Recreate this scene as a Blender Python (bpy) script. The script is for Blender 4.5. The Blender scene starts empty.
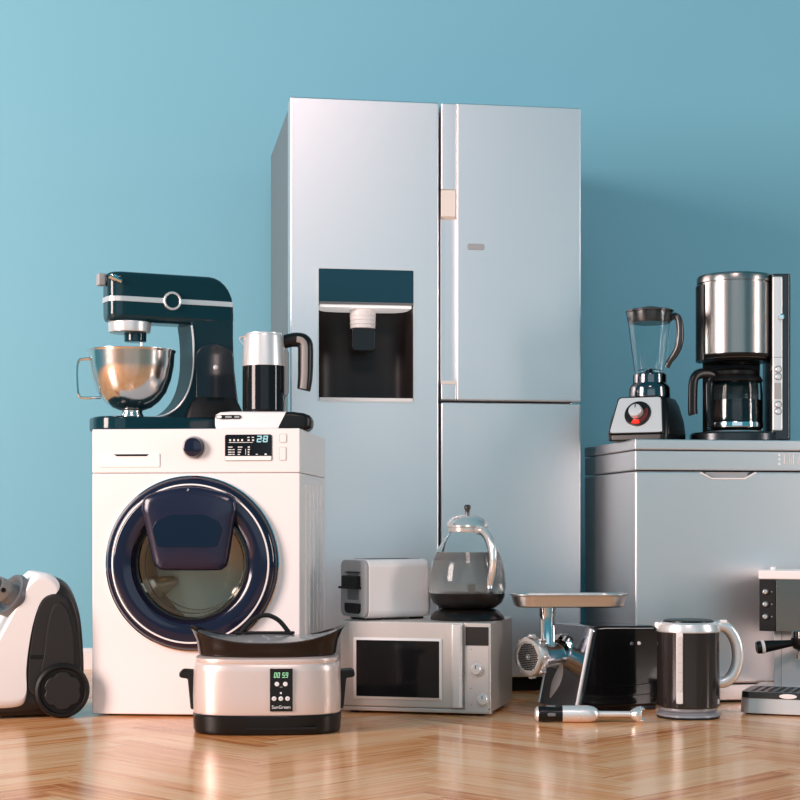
import bpy, bmesh, math, random
from mathutils import Vector, Matrix
random.seed(4)
C = bpy.context.scene
COL = C.collection
R = math.radians
PI = math.pi

# ---------------------------------------------------------------- camera, world, lights, exposure
FPX, HY, CAMZ = 1650.0, 525.0, 0.566          # focal length in pixels, horizon row, eye height
cd = bpy.data.cameras.new('camera'); cam = bpy.data.objects.new('camera', cd); COL.objects.link(cam)
cam.location = (0, 0, CAMZ); cam.rotation_euler = (R(90), 0, 0)
cd.sensor_width = 36; cd.lens = 36 * FPX / 800; cd.shift_y = (HY - 400) / 800
C.camera = cam
C.view_settings.view_transform = 'Standard'; C.view_settings.look = 'None'
C.view_settings.gamma = 1; C.view_settings.use_curve_mapping = False
C.view_settings.exposure = 0.2

w = bpy.data.worlds.new('world'); C.world = w; w.use_nodes = True
bg = w.node_tree.nodes['Background']
bg.inputs['Color'].default_value = (0.09, 0.50, 0.66, 1); bg.inputs['Strength'].default_value = 0.46

def area(name, loc, aim, sx, sy, power, col):
    l = bpy.data.lights.new(name, 'AREA'); l.shape = 'RECTANGLE'; l.size = sx; l.size_y = sy
    l.energy = power; l.color = col
    o = bpy.data.objects.new(name, l); COL.objects.link(o); o.location = loc
    o.rotation_euler = (Vector(aim) - Vector(loc)).to_track_quat('-Z', 'Y').to_euler()
    return o
area('key_softbox', (-5.4, 1.3, 2.2), (0.0, 5.6, 1.1), 2.0, 2.9, 470, (1.0, 0.80, 0.745))
area('overhead_softbox', (0.1, -0.2, 4.3), (0.0, 5.2, 0.9), 1.3, 1.0, 62, (1.0, 0.70, 0.67))
area('side_strip_light', (4.4, 3.3, 1.5), (0.2, 5.2, 0.7), 0.5, 2.0, 52, (1.0, 0.84, 0.79))
area('front_fill', (0.6, -2.6, 1.9), (0.2, 5.2, 0.9), 6.0, 3.0, 33, (0.88, 0.95, 1.0))  # added fill behind the camera, brightens the steel fronts by reflection

# ---------------------------------------------------------------- materials
def mat(name, col, rough=0.5, metal=0.0, **kw):
    m = bpy.data.materials.new(name); m.use_nodes = True
    b = m.node_tree.nodes['Principled BSDF']
    b.inputs['Base Color'].default_value = (*col, 1); b.inputs['Roughness'].default_value = rough
    b.inputs['Metallic'].default_value = metal
    for k, v in kw.items():
        b.inputs[k.replace('_', ' ')].default_value = v
    return m
def noise_rough(m, scale, lo, hi, bump=0.0):
    nt = m.node_tree; b = nt.nodes['Principled BSDF']
    tc = nt.nodes.new('ShaderNodeTexCoord'); mp = nt.nodes.new('ShaderNodeMapping'); mp.inputs['Scale'].default_value = scale
    n = nt.nodes.new('ShaderNodeTexNoise'); n.inputs['Scale'].default_value = 1; n.inputs['Detail'].default_value = 3
    mr = nt.nodes.new('ShaderNodeMapRange'); mr.inputs['To Min'].default_value = lo; mr.inputs['To Max'].default_value = hi
    L = nt.links.new
    L(tc.outputs['Object'], mp.inputs[0]); L(mp.outputs[0], n.inputs['Vector']); L(n.outputs[0], mr.inputs['Value']); L(mr.outputs[0], b.inputs['Roughness'])
    if bump:
        bp = nt.nodes.new('ShaderNodeBump'); bp.inputs['Strength'].default_value = bump; bp.inputs['Distance'].default_value = 0.001
        L(n.outputs[0], bp.inputs['Height']); L(bp.outputs[0], b.inputs['Normal'])
    return m
M = {}
M['white'] = noise_rough(mat('white_enamel', (0.86, 0.80, 0.785), 0.3), (6, 6, 6), 0.26, 0.34)
M['white_line'] = mat('white_groove', (0.55, 0.51, 0.50), 0.5)
M['cream'] = mat('white_plastic', (0.90, 0.84, 0.82), 0.4)
M['fridge'] = noise_rough(mat('satin_steel', (0.84, 0.83, 0.84), 0.38, 0.92), (3, 3, 900), 0.34, 0.44, 0.02)
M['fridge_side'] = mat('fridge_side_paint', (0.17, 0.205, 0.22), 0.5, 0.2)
M['beige'] = mat('pocket_plastic', (0.80, 0.72, 0.66), 0.5)
M['freezer'] = noise_rough(mat('freezer_steel', (0.80, 0.79, 0.80), 0.38, 0.92), (3, 3, 900), 0.34, 0.42, 0.02)
M['steel'] = noise_rough(mat('brushed_steel', (0.66, 0.64, 0.62), 0.3, 1.0), (4, 4, 600), 0.26, 0.38, 0.03)
M['micro'] = noise_rough(mat('microwave_steel', (0.66, 0.61, 0.575), 0.36, 0.7), (600, 4, 4), 0.32, 0.42, 0.03)
M['bowl'] = mat('bowl_steel', (0.70, 0.67, 0.65), 0.17, 1.0)
M['chrome'] = mat('chrome', (0.78, 0.77, 0.77), 0.07, 1.0)
M['satin'] = mat('satin_aluminium', (0.80, 0.77, 0.76), 0.32, 0.6)
M['dark_steel'] = mat('dark_steel', (0.10, 0.10, 0.105), 0.25, 0.9)
M['coffee_steel'] = noise_rough(mat('graphite_steel', (0.31, 0.285, 0.27), 0.26, 1.0), (400, 400, 3), 0.22, 0.3)
M['black'] = mat('black_plastic', (0.006, 0.005, 0.005), 0.32, Specular_IOR_Level=0.3)
M['black_gloss'] = mat('black_gloss', (0.008, 0.008, 0.009), 0.08, Specular_IOR_Level=0.3)
M['matt_black'] = mat('matt_black', (0.007, 0.006, 0.006), 0.5, Specular_IOR_Level=0.3)
M['brown_black'] = mat('brown_black_plastic', (0.014, 0.009, 0.008), 0.2, Specular_IOR_Level=0.3)
M['dark_grey'] = mat('dark_grey_plastic', (0.026, 0.022, 0.021), 0.33, Specular_IOR_Level=0.3)
M['mid_grey'] = mat('mid_grey_plastic', (0.14, 0.14, 0.15), 0.35)
M['grey'] = mat('grey_plastic', (0.34, 0.35, 0.36), 0.42)
M['taupe'] = mat('taupe_plastic', (0.26, 0.24, 0.225), 0.45)
M['teal_gloss'] = mat('dark_teal_enamel', (0.006, 0.028, 0.038), 0.10, Specular_IOR_Level=0.4)
M['teal_satin'] = mat('dark_teal_inner_face', (0.006, 0.028, 0.038), 0.35, Specular_IOR_Level=0.2)
M['teal_panel'] = mat('teal_glass_panel', (0.004, 0.042, 0.066), 0.12, Specular_IOR_Level=0.25)
M['navy'] = mat('navy_gloss', (0.010, 0.010, 0.027), 0.09)
M['navy_flap'] = mat('navy_flap', (0.011, 0.011, 0.032), 0.2)
M['flap_dark'] = mat('flap_window_glass', (0.006, 0.010, 0.026), 0.12)
M['recess'] = mat('recess_plastic', (0.022, 0.017, 0.017), 0.4, Specular_IOR_Level=0.3)
M['red'] = mat('red_dial', (0.55, 0.02, 0.01), 0.3, Emission_Color=(1, 0.03, 0.01, 1), Emission_Strength=0.5)
M['green_led'] = mat('green_digits', (0.3, 0.7, 0.4), 0.4, Emission_Color=(0.36, 0.72, 0.44, 1), Emission_Strength=0.3)
M['cyan_led'] = mat('cyan_digits', (0.3, 0.6, 0.65), 0.4, Emission_Color=(0.30, 0.55, 0.60, 1), Emission_Strength=0.35)
M['lamp'] = mat('dispenser_lamp', (0.85, 0.84, 0.84), 0.4, Emission_Color=(1, 0.96, 0.94, 1), Emission_Strength=0.35)
M['print'] = mat('white_print', (0.80, 0.78, 0.78), 0.4)
M['glass'] = mat('clear_glass', (0.93, 0.97, 0.97), 0.0, 0.0, Transmission_Weight=1.0, IOR=1.2)
M['lid_glass'] = mat('lid_glass', (0.55, 0.53, 0.52), 0.04, 0.0, Transmission_Weight=0.5, IOR=1.45)  # grey, half opaque: reflection on the lid put into its colour
M['soft_chrome'] = mat('soft_chrome', (0.78, 0.74, 0.72), 0.2, 0.75)
M['smoke_glass'] = mat('smoked_glass', (0.45, 0.43, 0.41), 0.02, 0.0, Transmission_Weight=1.0, IOR=1.2)
M['door_glass'] = mat('door_glass', (0.97, 0.96, 0.92), 0.02, 0.0, Transmission_Weight=1.0, IOR=1.12)
M['cover'] = mat('dark_motor_cover', (0.018, 0.025, 0.032), 0.14)
M['water'] = mat('grey_water', (0.50, 0.48, 0.47), 0.02, 0.0, Transmission_Weight=0.75, IOR=1.33)
M['coffee'] = mat('coffee', (0.014, 0.008, 0.007), 0.10)
M['drum'] = mat('drum_steel', (0.80, 0.72, 0.60), 0.35, 0.5)

# wall paint
wm = mat('teal_wall_paint', (0.18, 0.445, 0.555), 0.5, Specular_IOR_Level=0.35)
nt = wm.node_tree
n = nt.nodes.new('ShaderNodeTexNoise'); n.inputs['Scale'].default_value = 180
bp = nt.nodes.new('ShaderNodeBump'); bp.inputs['Strength'].default_value = 0.05; bp.inputs['Distance'].default_value = 0.001
nt.links.new(n.outputs[0], bp.inputs['Height']); nt.links.new(bp.outputs[0], nt.nodes['Principled BSDF'].inputs['Normal'])

# chevron parquet
def parquet():
    m = bpy.data.materials.new('chevron_parquet'); m.use_nodes = True
    nt = m.node_tree; N = nt.nodes; L = nt.links.new; b = N['Principled BSDF']
    def math_(op, a, bb=None, c=None):
        n = N.new('ShaderNodeMath'); n.operation = op
        for i, v in enumerate((a, bb, c)):
            if v is None: continue
            if isinstance(v, (int, float)): n.inputs[i].default_value = v
            else: L(v, n.inputs[i])
        return n.outputs[0]
    tc = N.new('ShaderNodeTexCoord'); sp = N.new('ShaderNodeSeparateXYZ'); L(tc.outputs['Object'], sp.inputs[0])
    # herringbone: planks PW wide and NP times as long, laid at 45 degrees
    NP, PW = 8, 0.0716
    xs = math_('ADD', sp.outputs['X'], 0.309); ys = math_('ADD', sp.outputs['Y'], 40.0)
    k_ = 1 / (math.sqrt(2) * PW)
    a = math_('MULTIPLY', math_('ADD', ys, xs), k_); bb = math_('MULTIPLY', math_('SUBTRACT', ys, xs), k_)
    ia, jb = math_('FLOOR', a), math_('FLOOR', bb); fa, fb = math_('FRACT', a), math_('FRACT', bb)
    k = math_('FLOORED_MODULO', math_('SUBTRACT', ia, jb), 2.0 * NP)
    hor = math_('LESS_THAN', k, NP - 0.5)
    mm = math_('SUBTRACT', 2.0 * NP - 1, k)
    def pick(h, v):
        return math_('ADD', math_('MULTIPLY', hor, h), math_('MULTIPLY', math_('SUBTRACT', 1.0, hor), v))
    id1 = pick(math_('SUBTRACT', ia, k), ia); id2 = pick(jb, math_('SUBTRACT', jb, mm))
    along = pick(math_('ADD', k, fa), math_('ADD', mm, fb)); across = pick(fb, fa)
    cmb = N.new('ShaderNodeCombineXYZ'); L(id1, cmb.inputs[0]); L(id2, cmb.inputs[1]); L(hor, cmb.inputs[2])
    wn = N.new('ShaderNodeTexWhiteNoise'); wn.noise_dimensions = '3D'; L(cmb.outputs[0], wn.inputs['Vector'])
    g = N.new('ShaderNodeCombineXYZ')
    L(math_('ADD', math_('MULTIPLY', along, 0.22), math_('MULTIPLY', wn.outputs['Value'], 37.0)), g.inputs[0])
    L(math_('MULTIPLY', across, 4.6), g.inputs[1]); L(math_('MULTIPLY', wn.outputs['Value'], 11.0), g.inputs[2])
    n1 = N.new('ShaderNodeTexNoise'); n1.inputs['Scale'].default_value = 1.0; n1.inputs['Detail'].default_value = 6; n1.inputs['Roughness'].default_value = 0.62; n1.inputs['Distortion'].default_value = 0.6
    L(g.outputs[0], n1.inputs['Vector'])
    mixv = math_('ADD', math_('MULTIPLY', n1.outputs[0], 1.10), math_('MULTIPLY', wn.outputs['Value'], 0.34))
    cr = N.new('ShaderNodeValToRGB'); L(mixv, cr.inputs[0])
    e = cr.color_ramp.elements
    e[0].position = 0.46; e[0].color = (0.55, 0.15, 0.03, 1)
    e[1].position = 0.90; e[1].color = (0.93, 0.55, 0.30, 1)
    k2 = cr.color_ramp.elements.new(0.66); k2.color = (0.84, 0.365, 0.135, 1)
    jj = math_('MULTIPLY', math_('LESS_THAN', math_('ABSOLUTE', math_('SUBTRACT', across, 0.5)), 0.488),
               math_('LESS_THAN', math_('ABSOLUTE', math_('SUBTRACT', along, NP / 2)), NP / 2 - 0.012))
    mx = N.new('ShaderNodeMix'); mx.data_type = 'RGBA'; mx.inputs['A'].default_value = (0.40, 0.19, 0.085, 1)
    L(math_('ADD', math_('MULTIPLY', jj, 0.45), 0.55), mx.inputs['Factor']); L(cr.outputs[0], mx.inputs['B'])
    L(mx.outputs['Result'], b.inputs['Base Color'])
    mr = N.new('ShaderNodeMapRange'); mr.inputs['To Min'].default_value = 0.13; mr.inputs['To Max'].default_value = 0.26
    L(n1.outputs[0], mr.inputs['Value']); L(mr.outputs[0], b.inputs['Roughness'])
    bp = N.new('ShaderNodeBump'); bp.inputs['Strength'].default_value = 0.12; bp.inputs['Distance'].default_value = 0.002
    L(math_('ADD', math_('MULTIPLY', n1.outputs[0], 0.5), jj), bp.inputs['Height']); L(bp.outputs[0], b.inputs['Normal'])
    return m
M['floor'] = parquet()

# ---------------------------------------------------------------- mesh helpers
def catmull(pts, n=8, closed=False):
    pts = [Vector(p) for p in pts]; out = []
    m = len(pts); segs = m if closed else m - 1
    for i in range(segs):
        g = (lambda k: pts[k % m]) if closed else (lambda k: pts[max(0, min(m - 1, k))])
        p0, p1, p2, p3 = g(i - 1), g(i), g(i + 1), g(i + 2)
        for k in range(n):
            t = k / n
            out.append(0.5 * ((2 * p1) + (p2 - p0) * t + (2 * p0 - 5 * p1 + 4 * p2 - p3) * t * t + (3 * p1 - p0 - 3 * p2 + p3) * t ** 3))
    if not closed: out.append(pts[-1])
    return out
def rr(x0, x1, y0, y1, r, n=6):
    """rounded rectangle outline; r = radius or four radii (x1y1, x0y1, x0y0, x1y0)"""
    rs = r if isinstance(r, (tuple, list)) else (r,) * 4
    out = []
    for (cx, cy, a, q) in ((x1, y1, 0, rs[0]), (x0, y1, 90, rs[1]), (x0, y0, 180, rs[2]), (x1, y0, 270, rs[3])):
        sx = -1 if cx == x1 else 1; sy = -1 if cy == y1 else 1
        ox, oy = cx + sx * q, cy + sy * q
        if q <= 0: out.append((cx, cy)); continue
        for k in range(n + 1):
            t = R(a + 90 * k / n); out.append((ox + q * math.cos(t), oy + q * math.sin(t)))
    return out
def sell(rx, ry, e=2.0, n=48, cx=0, cy=0):
    out = []
    for k in range(n):
        t = 2 * PI * k / n; c, s = math.cos(t), math.sin(t)
        out.append((cx + rx * math.copysign(abs(c) ** (2 / e), c), cy + ry * math.copysign(abs(s) ** (2 / e), s)))
    return out
FRONT = Matrix.Rotation(R(90), 4, 'X')        # turns a lathe's axis from up to facing the viewer (-y)
def AX(d):                                     # turns a lathe's axis from up to direction d
    return Vector(d).normalized().to_track_quat('Z', 'Y').to_matrix().to_4x4()
def T(x, y, z): return Matrix.Translation((x, y, z))

class MB:
    def __init__(self): self.bm = bmesh.new()
    def add(self, t, M4=None, bev=0, seg=3):
        bmesh.ops.recalc_face_normals(t, faces=t.faces)
        if bev:
            es = [e for e in t.edges if len(e.link_faces) == 2 and e.calc_face_angle(0) > R(28)]
            bmesh.ops.bevel(t, geom=es, offset=bev, segments=seg, affect='EDGES', profile=0.5, clamp_overlap=True)
        if M4: bmesh.ops.transform(t, matrix=M4, verts=t.verts)
        me = bpy.data.meshes.new('tmp'); t.to_mesh(me); t.free(); self.bm.from_mesh(me); bpy.data.meshes.remove(me)
        return self
    def box(self, x0, x1, y0, y1, z0, z1, bev=0, seg=3, M4=None):
        t = bmesh.new(); bmesh.ops.create_cube(t, size=1)
        for v in t.verts: v.co = Vector(((x0 + x1) / 2 + v.co.x * (x1 - x0), (y0 + y1) / 2 + v.co.y * (y1 - y0), (z0 + z1) / 2 + v.co.z * (z1 - z0)))
        return self.add(t, M4, bev, seg)
    def prism(self, poly, a, b, axis='y', bev=0, seg=3, M4=None):
        t = bmesh.new()
        f = {'y': lambda p, d: (p[0], d, p[1]), 'z': lambda p, d: (p[0], p[1], d), 'x': lambda p, d: (d, p[0], p[1])}[axis]
        va = [t.verts.new(f(p, a)) for p in poly]; vb = [t.verts.new(f(p, b)) for p in poly]
        t.faces.new(va); t.faces.new(vb); n = len(poly)
        for i in range(n): t.faces.new((va[i], va[(i + 1) % n], vb[(i + 1) % n], vb[i]))
        return self.add(t, M4, bev, seg)
    def lathe(self, prof, seg=56, M4=None, closed=False):
        t = bmesh.new(); rings = []
        for (r, z) in prof:
            if r < 1e-6: rings.append([t.verts.new((0, 0, z))])
            else: rings.append([t.verts.new((r * math.cos(2 * PI * k / seg), r * math.sin(2 * PI * k / seg), z)) for k in range(seg)])
        pairs = list(zip(rings, rings[1:])) + ([(rings[-1], rings[0])] if closed else [])
        for A, B in pairs:
            for k in range(seg):
                k2 = (k + 1) % seg
                if len(A) == 1 and len(B) == 1: continue
                if len(A) == 1: t.faces.new((A[0], B[k], B[k2]))
                elif len(B) == 1: t.faces.new((A[k], A[k2], B[0]))
                else: t.faces.new((A[k], A[k2], B[k2], B[k]))
        return self.add(t, M4)
    def loft(self, rings, cap=True, M4=None, bev=0, closed=False):
        t = bmesh.new(); vs = [[t.verts.new(p) for p in r] for r in rings]; n = len(vs[0])
        for A, B in list(zip(vs, vs[1:])) + ([(vs[-1], vs[0])] if closed else []):
            for k in range(n): t.faces.new((A[k], A[(k + 1) % n], B[(k + 1) % n], B[k]))
        if cap and not closed: t.faces.new(vs[0]); t.faces.new(vs[-1])
        return self.add(t, M4, bev)
    def tube(self, pts, r, seg=12, closed=False, flat=1.0, up=None, M4=None):
        """sweep; r one radius or a list; flat squashes the section along its second axis"""
        pts = [Vector(p) for p in pts]; n = len(pts); rs = r if isinstance(r, (list, tuple)) else [r] * n
        rings = []; prev = None
        for i, p in enumerate(pts):
            a = pts[(i - 1) % n] if (closed or i) else pts[0]; b = pts[(i + 1) % n] if (closed or i < n - 1) else pts[-1]
            d = (b - a).normalized()
            if up is not None: u = Vector(up)
            elif prev is None: u = Vector((0, 0, 1)) if abs(d.z) < 0.9 else Vector((1, 0, 0))
            else: u = prev
            u = (u - d * u.dot(d)).normalized(); prev = u; v = d.cross(u)
            rings.append([p + u * (rs[i] * math.cos(2 * PI * k / seg)) + v * (rs[i] * flat * math.sin(2 * PI * k / seg)) for k in range(seg)])
        return self.loft(rings, True, M4, 0, closed)
    def cyl(self, p0, p1, r0, r1=None, seg=32, bev=0):
        p0, p1 = Vector(p0), Vector(p1); r1 = r0 if r1 is None else r1; h = (p1 - p0).length
        pr = [(0, 0), (r0, 0), (r1, h), (0, h)]
        if bev: pr = [(0, 0), (r0 - bev, 0), (r0 - bev * .3, bev * .3), (r0, bev), (r1, h - bev), (r1 - bev * .3, h - bev * .3), (r1 - bev, h), (0, h)]
        return self.lathe(pr, seg, T(*p0) @ AX(p1 - p0))

def obj(name, mb, m, parent=None, angle=32, wn=True, label=None):
    bm = mb.bm if isinstance(mb, MB) else mb
    bmesh.ops.remove_doubles(bm, verts=bm.verts, dist=1e-6)
    me = bpy.data.meshes.new(name); bm.to_mesh(me); bm.free()
    me.polygons.foreach_set('use_smooth', [True] * len(me.polygons)); me.set_sharp_from_angle(angle=R(angle))
    o = bpy.data.objects.new(name, me); COL.objects.link(o); me.materials.append(M[m] if isinstance(m, str) else m)
    if parent: o.parent = parent
    if wn:
        w_ = o.modifiers.new('wn', 'WEIGHTED_NORMAL'); w_.keep_sharp = True
    if label: o['label'] = label
    return o
def cut(o, mb):
    """take the shape mb (same local frame) out of the mesh o"""
    bmesh.ops.remove_doubles(mb.bm, verts=mb.bm.verts, dist=1e-6)
    bmesh.ops.recalc_face_normals(mb.bm, faces=mb.bm.faces)
    me = bpy.data.meshes.new('c'); mb.bm.to_mesh(me); mb.bm.free(); c = bpy.data.objects.new('c', me); COL.objects.link(c)
    par = o.parent; o.parent = None
    for x in list(o.modifiers): o.modifiers.remove(x)
    d = o.modifiers.new('b', 'BOOLEAN'); d.operation = 'DIFFERENCE'; d.solver = 'EXACT'; d.object = c
    bpy.context.view_layer.update()
    ev = bpy.data.meshes.new_from_object(o.evaluated_get(bpy.context.evaluated_depsgraph_get()))
    o.modifiers.remove(d); o.data = ev; ev.set_sharp_from_angle(angle=R(32))
    bpy.data.objects.remove(c); bpy.data.meshes.remove(me)
    o.parent = par
    w_ = o.modifiers.new('wn', 'WEIGHTED_NORMAL'); w_.keep_sharp = True
def thing(name, label, cat, loc=(0, 0, 0), rotz=0, group=None):
    o = bpy.data.objects.new(name, None); COL.objects.link(o); o.empty_display_size = 0.05
    o.location = loc; o.rotation_euler = (0, 0, R(rotz)); o['label'] = label; o['category'] = cat
    if group: o['group'] = group
    return o
def text(name, body, size, loc, m, parent, extrude=0.0004, align='CENTER'):
    cu = bpy.data.curves.new(name, 'FONT'); cu.body = body; cu.size = size; cu.extrude = extrude; cu.align_x = align; cu.align_y = 'CENTER'
    t = bpy.data.objects.new('t', cu); COL.objects.link(t); bpy.context.view_layer.update()
    me = bpy.data.meshes.new_from_object(t.evaluated_get(bpy.context.evaluated_depsgraph_get())); bpy.data.objects.remove(t)
    me.transform(Matrix.Translation(loc) @ FRONT); me.materials.clear(); me.materials.append(M[m])
    o = bpy.data.objects.new(name, me); COL.objects.link(o); o.parent = parent
    return o
SEG = {'0': 'abcdef', '1': 'bc', '2': 'abged', '3': 'abgcd', '5': 'afgcd', '8': 'abcdefg', '9': 'abcdfg'}
def digit(mb, ch, x, z, w_, h, t, y):
    """one seven-segment digit, lower left corner (x, z), on a face at y that looks along -y"""
    sl = lambda zz: (zz - z) * 0.12
    for s in SEG[ch]:
        q = {'a': (0, w_, h - t, h), 'g': (0, w_, h / 2 - t / 2, h / 2 + t / 2), 'd': (0, w_, 0, t), 'f': (0, t, h / 2, h), 'b': (w_ - t, w_, h / 2, h), 'e': (0, t, 0, h / 2), 'c': (w_ - t, w_, 0, h / 2)}[s]
        a, b, c, d = x + q[0], x + q[1], z + q[2], z + q[3]
        mb.prism([(a + sl(c), c), (b + sl(c), c), (b + sl(d), d), (a + sl(d), d)], y - 0.0006, y, 'y')
class Face:
    """a front plane standing at the front-left corner fl, turned by yaw; turns what is measured on the photo into metres on that plane"""
    def __init__(s, fl, yaw, base=0.0):
        s.x, s.y = fl; s.c, s.s, s.b = math.cos(R(yaw)), math.sin(R(yaw)), base
    def u(s, px):
        t = (px - 400) / FPX; return (t * s.y - s.x) / (s.c - s.s * t)
    def z(s, px, py): return CAMZ + (HY - py) / FPX * (s.y + s.s * s.u(px)) - s.b
    def place(s, u, d): return (s.x + s.c * u - s.s * d, s.y + s.s * u + s.c * d, s.b)

# ---------------------------------------------------------------- the setting
WALL_Y = 6.50
def struct(name, mb, m):
    o = obj(name, mb, m, wn=False); o['kind'] = 'structure'; return o
struct('floor', MB().box(-7, 7, -4, WALL_Y, -0.06, 0), 'floor')
struct('wall_back', MB().box(-7, 7, WALL_Y, WALL_Y + 0.15, -0.06, 4.6), wm)
struct('baseboard_back', MB().prism([(WALL_Y, 0), (WALL_Y - 0.018, 0), (WALL_Y - 0.018, 0.064), (WALL_Y - 0.012, 0.069), (WALL_Y - 0.012, 0.076), (WALL_Y - 0.006, 0.082), (WALL_Y, 0.082)], -7, 7, 'x'), 'white')

# ---------------------------------------------------------------- refrigerator
def build_fridge():
    F = Face((-0.3635, 5.45), 9.1); W, D = 0.991, 0.835
    t = thing('refrigerator', 'tall silver side-by-side refrigerator with water dispenser against the teal wall', 'refrigerator', F.place(W / 2, D / 2), 9.1)
    u = lambda px: F.u(px) - W / 2
    y0 = -D / 2; H = F.z(290, 96)
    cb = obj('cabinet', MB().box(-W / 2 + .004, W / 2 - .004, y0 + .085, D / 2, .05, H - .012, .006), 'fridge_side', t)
    obj('plinth', MB().box(-W / 2 + .02, W / 2 - .02, y0 + .06, D / 2 - .03, 0.0, .05), 'matt_black', t)
    # left door
    xl0, xl1 = -W / 2, u(438.9)
    ld = obj('freezer_door', MB().box(xl0, xl1, y0, y0 + .08, .052, H, .007), 'fridge', t)
    dx0, dx1 = u(318), u(414); dz0, dz1 = F.z(366, 401.5), F.z(366, 269)
    cut(ld, MB().prism(rr(dx0, dx1, dz0, dz1, .006), y0 - .02, y0 + .3, 'y'))
    cut(cb, MB().box(dx0 - .01, dx1 + .01, y0, y0 + .17, dz0 - .01, dz1 + .01))
    zp = F.z(366, 304)
    g = thing('water_dispenser', '', '', (0, 0, 0)); g.parent = t; del g['label']; del g['category']
    # surround and niche
    rim = MB(); a, b = rr(dx0 - .003, dx1 + .003, dz0 - .003, dz1 + .003, .009), rr(dx0 + .002, dx1 - .002, dz0 + .002, dz1 - .002, .004)
    rim.loft([[(p[0], y0 - .003, p[1]) for p in b], [(p[0], y0 - .003, p[1]) for p in a], [(p[0], y0 + .01, p[1]) for p in a], [(p[0], y0 + .01, p[1]) for p in b]], closed=True)
    obj('dispenser_frame', rim, 'satin', g)
    ni = MB(); d = .15; nx0, nx1, nz0, nz1 = dx0 + .001, dx1 - .001, dz0 + .001, zp
    mx = (nx0 + nx1) / 2
    prof = [(nx0, y0 + .002)] + [(mx + (nx1 - nx0) / 2 * math.copysign(abs(math.cos(k)) ** .45, math.cos(k)), y0 + .03 + (d - .03) * abs(math.sin(k)) ** .6) for k in [PI - PI * i / 18 for i in range(19)]] + [(nx1, y0 + .002)]
    ni.loft([[(p[0], p[1], nz0) for p in prof], [(p[0], p[1], nz1) for p in prof]], cap=False)
    bm = ni.bm; bmesh.ops.delete(bm, geom=[f for f in bm.faces if abs(f.calc_center_median().y - (y0 + .002)) < .001], context='FACES')
    tt = bmesh.new()
    for z in (nz0, nz1): tt.faces.new([tt.verts.new((p[0], p[1], z)) for p in prof])
    ni.add(tt)
    obj('niche', ni, 'recess', g)
    obj('control_screen', MB().prism(rr(dx0 + .002, dx1 - .002, zp + .006, dz1 - .002, .003), y0 - .003, y0 + .03, 'y', .001), 'teal_panel', g)
    obj('screen_border', MB().box(dx0 + .002, dx1 - .002, y0 - .003, y0 + .03, zp - .002, zp + .006, .001), 'mid_grey', g)
    lp = MB(); lp.prism([(mx + (p[0] - mx) * .96, y0 + .004 + (p[1] - y0) * .9) for p in prof], zp - .012, zp - .002, 'z', .001)
    obj('lamp_strip', lp, 'lamp', g)
    nx = u(365); zt = zp - .012; zm = F.z(365, 327); zb = F.z(365, 350)
    st = MB(); st.cyl((nx, y0 + .055, zm), (nx, y0 + .055, zt), .042, .044, 40, .002)
    for k in range(3): st.lathe([(.0425, 0), (.0445, .002), (.0425, .004)], 40, T(nx, y0 + .055, zm + .012 + k * .014))
    obj('nozzle', st, 'cream', g)
    obj('paddle', MB().prism(rr(nx - .040, nx + .040, zb, zm + .004, .012), y0 + .03, y0 + .085, 'y', .004), 'black_gloss', g)
    obj('drip_tray', MB().box(dx0 + .004, dx1 - .004, y0 - .004, y0 + .09, dz0, dz0 + .012, .002), 'cream', g)
    # right side: tall door with a grip channel, lower door
    xr0, xr1 = u(441.2), W / 2; xc = u(456.5)
    zs = F.z(510, 402.5)
    obj('inner_door', MB().box(xr0, xr1, y0 + .018, y0 + .08, zs + .004, H - .004, .004), 'fridge', t)
    rd = obj('refrigerator_door', MB().box(xc, xr1, y0 - .004, y0 + .022, zs + .004, H, .006), 'fridge', t)
    za, zb2, zc, zd = H - .002, F.z(448, 190), F.z(448, 384), zs + .006
    obj('door_edge_strip', MB().box(xr0, xc - .001, y0, y0 + .03, zb2, za, .004), 'fridge', t)
    obj('door_edge_strip', MB().box(xr0, xc - .001, y0, y0 + .03, zd, zc, .004), 'fridge', t)
    zk = F.z(448, 216)
    obj('grip_block', MB().prism([(y0 + .001, zb2), (y0 + .019, zb2), (y0 + .019, zk - .01), (y0 + .004, zk)], xr0 + .001, xc - .0015, 'x', .002), 'beige', t)
    obj('grip_lip', MB().prism([(y0 + .001, zc + .012), (y0 + .001, zc - .002), (y0 + .019, zc - .002), (y0 + .019, zc + .002)], xr0 + .001, xc - .0015, 'x', .001), 'beige', t)
    obj('lower_door', MB().box(u(441.2), xr1, y0, y0 + .08, .052, zs - .0015, .006), 'fridge', t)
    e0, e1, f0, f1 = u(467), u(484), F.z(475, 250), F.z(475, 244)
    obj('badge', MB().prism(rr(e0, e1, f0, f1, .006), y0 - .0065, y0 - .003, 'y', .0008), 'grey', t)
    h = MB(); h.box(xr1 - .03, xr1 - .004, y0 + .01, y0 + .07, zs - .004, zs + .007, .002); obj('hinge', h, 'chrome', t)
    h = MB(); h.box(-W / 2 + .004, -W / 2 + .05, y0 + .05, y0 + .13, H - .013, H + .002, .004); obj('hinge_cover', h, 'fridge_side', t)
build_fridge()

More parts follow.
